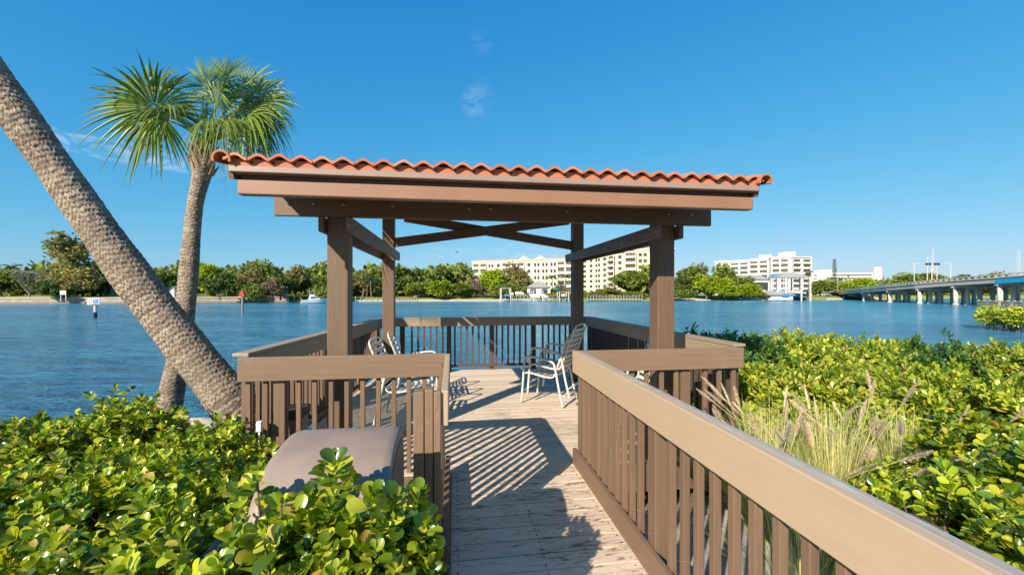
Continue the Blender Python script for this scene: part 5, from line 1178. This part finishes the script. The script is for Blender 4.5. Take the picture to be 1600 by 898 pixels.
# ------------------------------------------------------------------ bridge
br = thing('road_bridge', 'long concrete road bridge on rows of columns with a blue span at the right', 'bridge', Wd(1480, 456, 110))
Pz = [(1250, 230, 455.5, 456.5), (1310, 178, 453.3, 458), (1345.7, 149, 448.5, 456.6), (1385, 130, 444, 452.5), (1430.7, 115.6, 439.6, 449), (1486, 104, 434.2, 445.5), (1554.5, 92, 428.6, 441), (1640, 81, 421, 436), (1760, 70, 410, 427)]
ctr = []; perp = Vector((CS * .953 - SN * .3, -SN * .953 - CS * .3, 0)); perp = (rgt * .953 - view * .30).normalized()
for (px, Zc, t_, b_) in Pz: q = Wd(px, 456, Zc); ctr.append((Vector((q.x, q.y, 0)), zt(t_, Zc), zt(b_, Zc)))
def strip(name, i0, i1, d0, d1, zo0, zo1, mat, frm='top'):
    mb = MB()
    for i in range(i0, i1):
        (p, t0_, b0_), (q, t1_, b1_) = ctr[i], ctr[i + 1]; k = 1 if frm == 'top' else 2
        A_, B_ = ctr[i][k], ctr[i + 1][k]
        P = [p + perp * d0 + UP * (A_ + zo0), p + perp * d1 + UP * (A_ + zo0), q + perp * d1 + UP * (B_ + zo0), q + perp * d0 + UP * (B_ + zo0), p + perp * d0 + UP * (A_ + zo1), p + perp * d1 + UP * (A_ + zo1), q + perp * d1 + UP * (B_ + zo1), q + perp * d0 + UP * (B_ + zo1)]
        mb.hexa(P)
    return mb.build(name, mat, br)
WB = 13.0
strip('road_slab', 0, 8, -.0, WB, -1.12, -.84, M['concrete']); strip('kerb', 0, 8, -.25, .25, -.837, -.62, M['concrete']); strip('top_rail', 0, 8, -.2, .15, -.22, 0, M['concrete'])
strip('top_rail', 0, 8, WB - .2, WB + .15, -.22, 0, M['concrete']); strip('kerb', 0, 8, WB - .25, WB + .25, -.837, -.62, M['concrete'])
strip('girder', 1, 6, -.02, .7, -1.9, -1.123, M['concrete2']); strip('girder', 6, 8, -.04, .7, -2.1, -1.123, M['blue'])
for d in (4.5, 8.5, 12): strip('girder', 1, 8, d, d + .5, -1.85, -1.123, M['concrete2'])
mb = MB(); mb2 = MB()
for i in range(8):
    (p, t0_, _), (q, t1_, _) = ctr[i], ctr[i + 1]; L_ = (q - p).length; m = int(L_ / 1.6)
    for j in range(m):
        t = j / m; c = p.lerp(q, t); zz = t0_ + (t1_ - t0_) * t; u = (q - p).normalized()
        for d in (0, WB): mb.beam(c + perp * (d - .02) + UP * (zz - .42), c + perp * (d - .02) + u * .55 + UP * (zz - .42), .26, .40)
o = mb.build('parapet_posts', M['concrete'], br); o['kind'] = 'stuff'
for i in range(2, 9):
    p, t_, b_ = ctr[i]; cap_z = t_ - 1.92
    MB().beam(p + perp * .1 + UP * (cap_z - .3), p + perp * (WB + .4) + UP * (cap_z - .3), .9, .6).build('pier_cap', M['concrete'], br)
    for d in (.9, 3.2, 5.6, 8.0, 10.4, 12.6): q = p + perp * d; MB().tube([(q.x, q.y, WATER - 1), (q.x, q.y, cap_z - .6)], .45, 14).build('column', M['concrete'], br, True)
    for d in (.9, 3.2, 5.6, 8.0, 10.4, 12.6): q = p + perp * d; MB().tube([(q.x, q.y, WATER - 1), (q.x, q.y, WATER + .35)], .6, 12).build('footing', M['concrete'], br)
p = ctr[1][0]; ab = MB().hexa([p - perp * 3 + UP * (WATER - .5), p + perp * (WB + 4) + UP * (WATER - .5), ctr[0][0] + perp * (WB + 3) + UP * (WATER - .5), ctr[0][0] - perp * 3 + UP * (WATER - .5),
                            p.lerp(ctr[0][0], .2) + UP * .9, p.lerp(ctr[0][0], .2) + perp * WB + UP * .9, ctr[0][0] + perp * WB + UP * .7, ctr[0][0] + UP * .7]).build('abutment', M['sand'], br)
# timber fender in front of the blue span
fd = thing('fender', 'low timber fender wall in the water under the blue span', 'fender', Wd(1560, 456, 86)); fr = frame_at((1528, 90), (1660, 76)); a, u, n, Lg = fr
for z in (WATER + .15, WATER + .6, WATER + 1.1): fbox(a, u, n, 0, Lg, 0, .2, z, z + .28).build('wale', M['pile'], fd)
for i in range(14): q = a + u * (Lg * i / 13) - n * .2; MB().tube([(q.x, q.y, WATER - .5), (q.x, q.y, WATER + 1.5)], .17, 7).build('pile', M['concrete'], fd)
def street_lamp(px, ty, Zc, base, label, arm=-1.0, deeper=0):
    c = Wd(px, 456, Zc); r = thing('street_lamp', label, 'street lamp', (c.x, c.y, zt(base, Zc)), 0, 'street lamps on the bridge'); MB().tube([(c.x, c.y, zt(base, Zc)), (c.x, c.y, zt(ty, Zc))], [.10, .06], 8).build('pole', M['concrete'], r)
    e = c + rgt * arm; MB().tube([(c.x, c.y, zt(ty, Zc) - .05), (e.x, e.y, zt(ty, Zc) + .1)], .05, 6).build('arm', M['concrete'], r); MB().box(e.x - .3, e.x + .3, e.y - .12, e.y + .12, zt(ty, Zc) + .02, zt(ty, Zc) + .16).build('lamp_head', M['concrete2'], r)
for (px, ty, Zc, base, lab, arm) in ((1309, 420, 178, 456, 'street lamp at the low end of the bridge', 1.2), (1428.5, 411, 117, 441, 'street lamp left of the traffic light mast', 1.3), (1485.5, 411, 104, 436, 'street lamp right of the traffic light mast', -1.3), (1449, 402, 126, 439, 'tall thin lamp pole beside the traffic light mast', 1.2), (1464, 412, 124, 438, 'short lamp pole behind the traffic light mast', 1.0)):
    street_lamp(px, ty, Zc, base, lab, arm)
c = Wd(1456, 456, 118); r = thing('traffic_light_mast', 'mast with traffic lights hanging from a long arm on the bridge', 'traffic light', (c.x, c.y, zt(440, 118))); MB().tube([(c.x, c.y, zt(440, 118)), (c.x, c.y, zt(410, 118))], [.12, .09], 8).build('mast', M['concrete'], r)
a_, b_ = Wd(1447, 411.5, 118), Wd(1469, 411.5, 118); MB().tube([a_, b_], .10, 6).build('arm', M['stop'], r)
for px in (1448, 1453, 1461, 1466): q = Wd(px, 412.5, 117.7); MB().box(q.x - .28, q.x + .28, q.y - .2, q.y + .15, q.z - .3, q.z + .3).build('signal_head', M['black'], r, False, .05)
def lattice(px, ty, Zc, base, label, w0, w1):
    c = Wd(px, 456, Zc); z0_, z1_ = zt(base, Zc), zt(ty, Zc); r = thing('radio_mast', label, 'radio mast', (c.x, c.y, z0_)); n = 14
    for s in ((-1, -1), (1, -1), (0, 1)): MB().tube([(c.x + s[0] * w0, c.y + s[1] * w0, z0_), (c.x + s[0] * w1, c.y + s[1] * w1, z1_)], .05 * Zc / 300, 5).build('leg', M['mast'], r)
    mb = MB(); mw = MB()
    for i in range(n):
        t, t2 = i / n, (i + 1) / n; wa, wb = w0 + (w1 - w0) * t, w0 + (w1 - w0) * t2; za, zb = z0_ + (z1_ - z0_) * t, z0_ + (z1_ - z0_) * t2
        (mb if i % 2 else mw).tube([(c.x - wa, c.y - wa, za), (c.x + wb, c.y - wb, zb)], .04 * Zc / 300, 4); (mb if i % 2 else mw).tube([(c.x + wa, c.y - wa, za), (c.x - wb, c.y - wb, zb)], .04 * Zc / 300, 4)
    mb.build('red_lattice', M['mast'], r); mw.build('white_lattice', M['whitewall'], r)
lattice(1457, 388, 400, 450, 'radio mast behind the traffic lights', 1.3, .5); lattice(1590.5, 390, 420, 450, 'red and white radio mast near the right edge', 1.4, .9)
# bird far off in the sky
q = Wd(714, 394, 90); bd = MB(); bd.tube([q + rgt * -.35, q + rgt * -.1, q + rgt * .3], [.02, .09, .03], 6); bird = bd.build('bird', M['black'], None, True); tag(bird, 'tiny bird gliding in the sky between the pavilion posts', 'bird')
MB().add([q + rgt * -.1, q + rgt * .15, q + view * .8 + UP * .2 + rgt * .05], [(0, 1, 2)]).build('wing', M['black'], bird); MB().add([q + rgt * .15, q + rgt * -.1, q - view * .8 + UP * .2 + rgt * .05], [(0, 1, 2)]).build('wing', M['black'], bird)
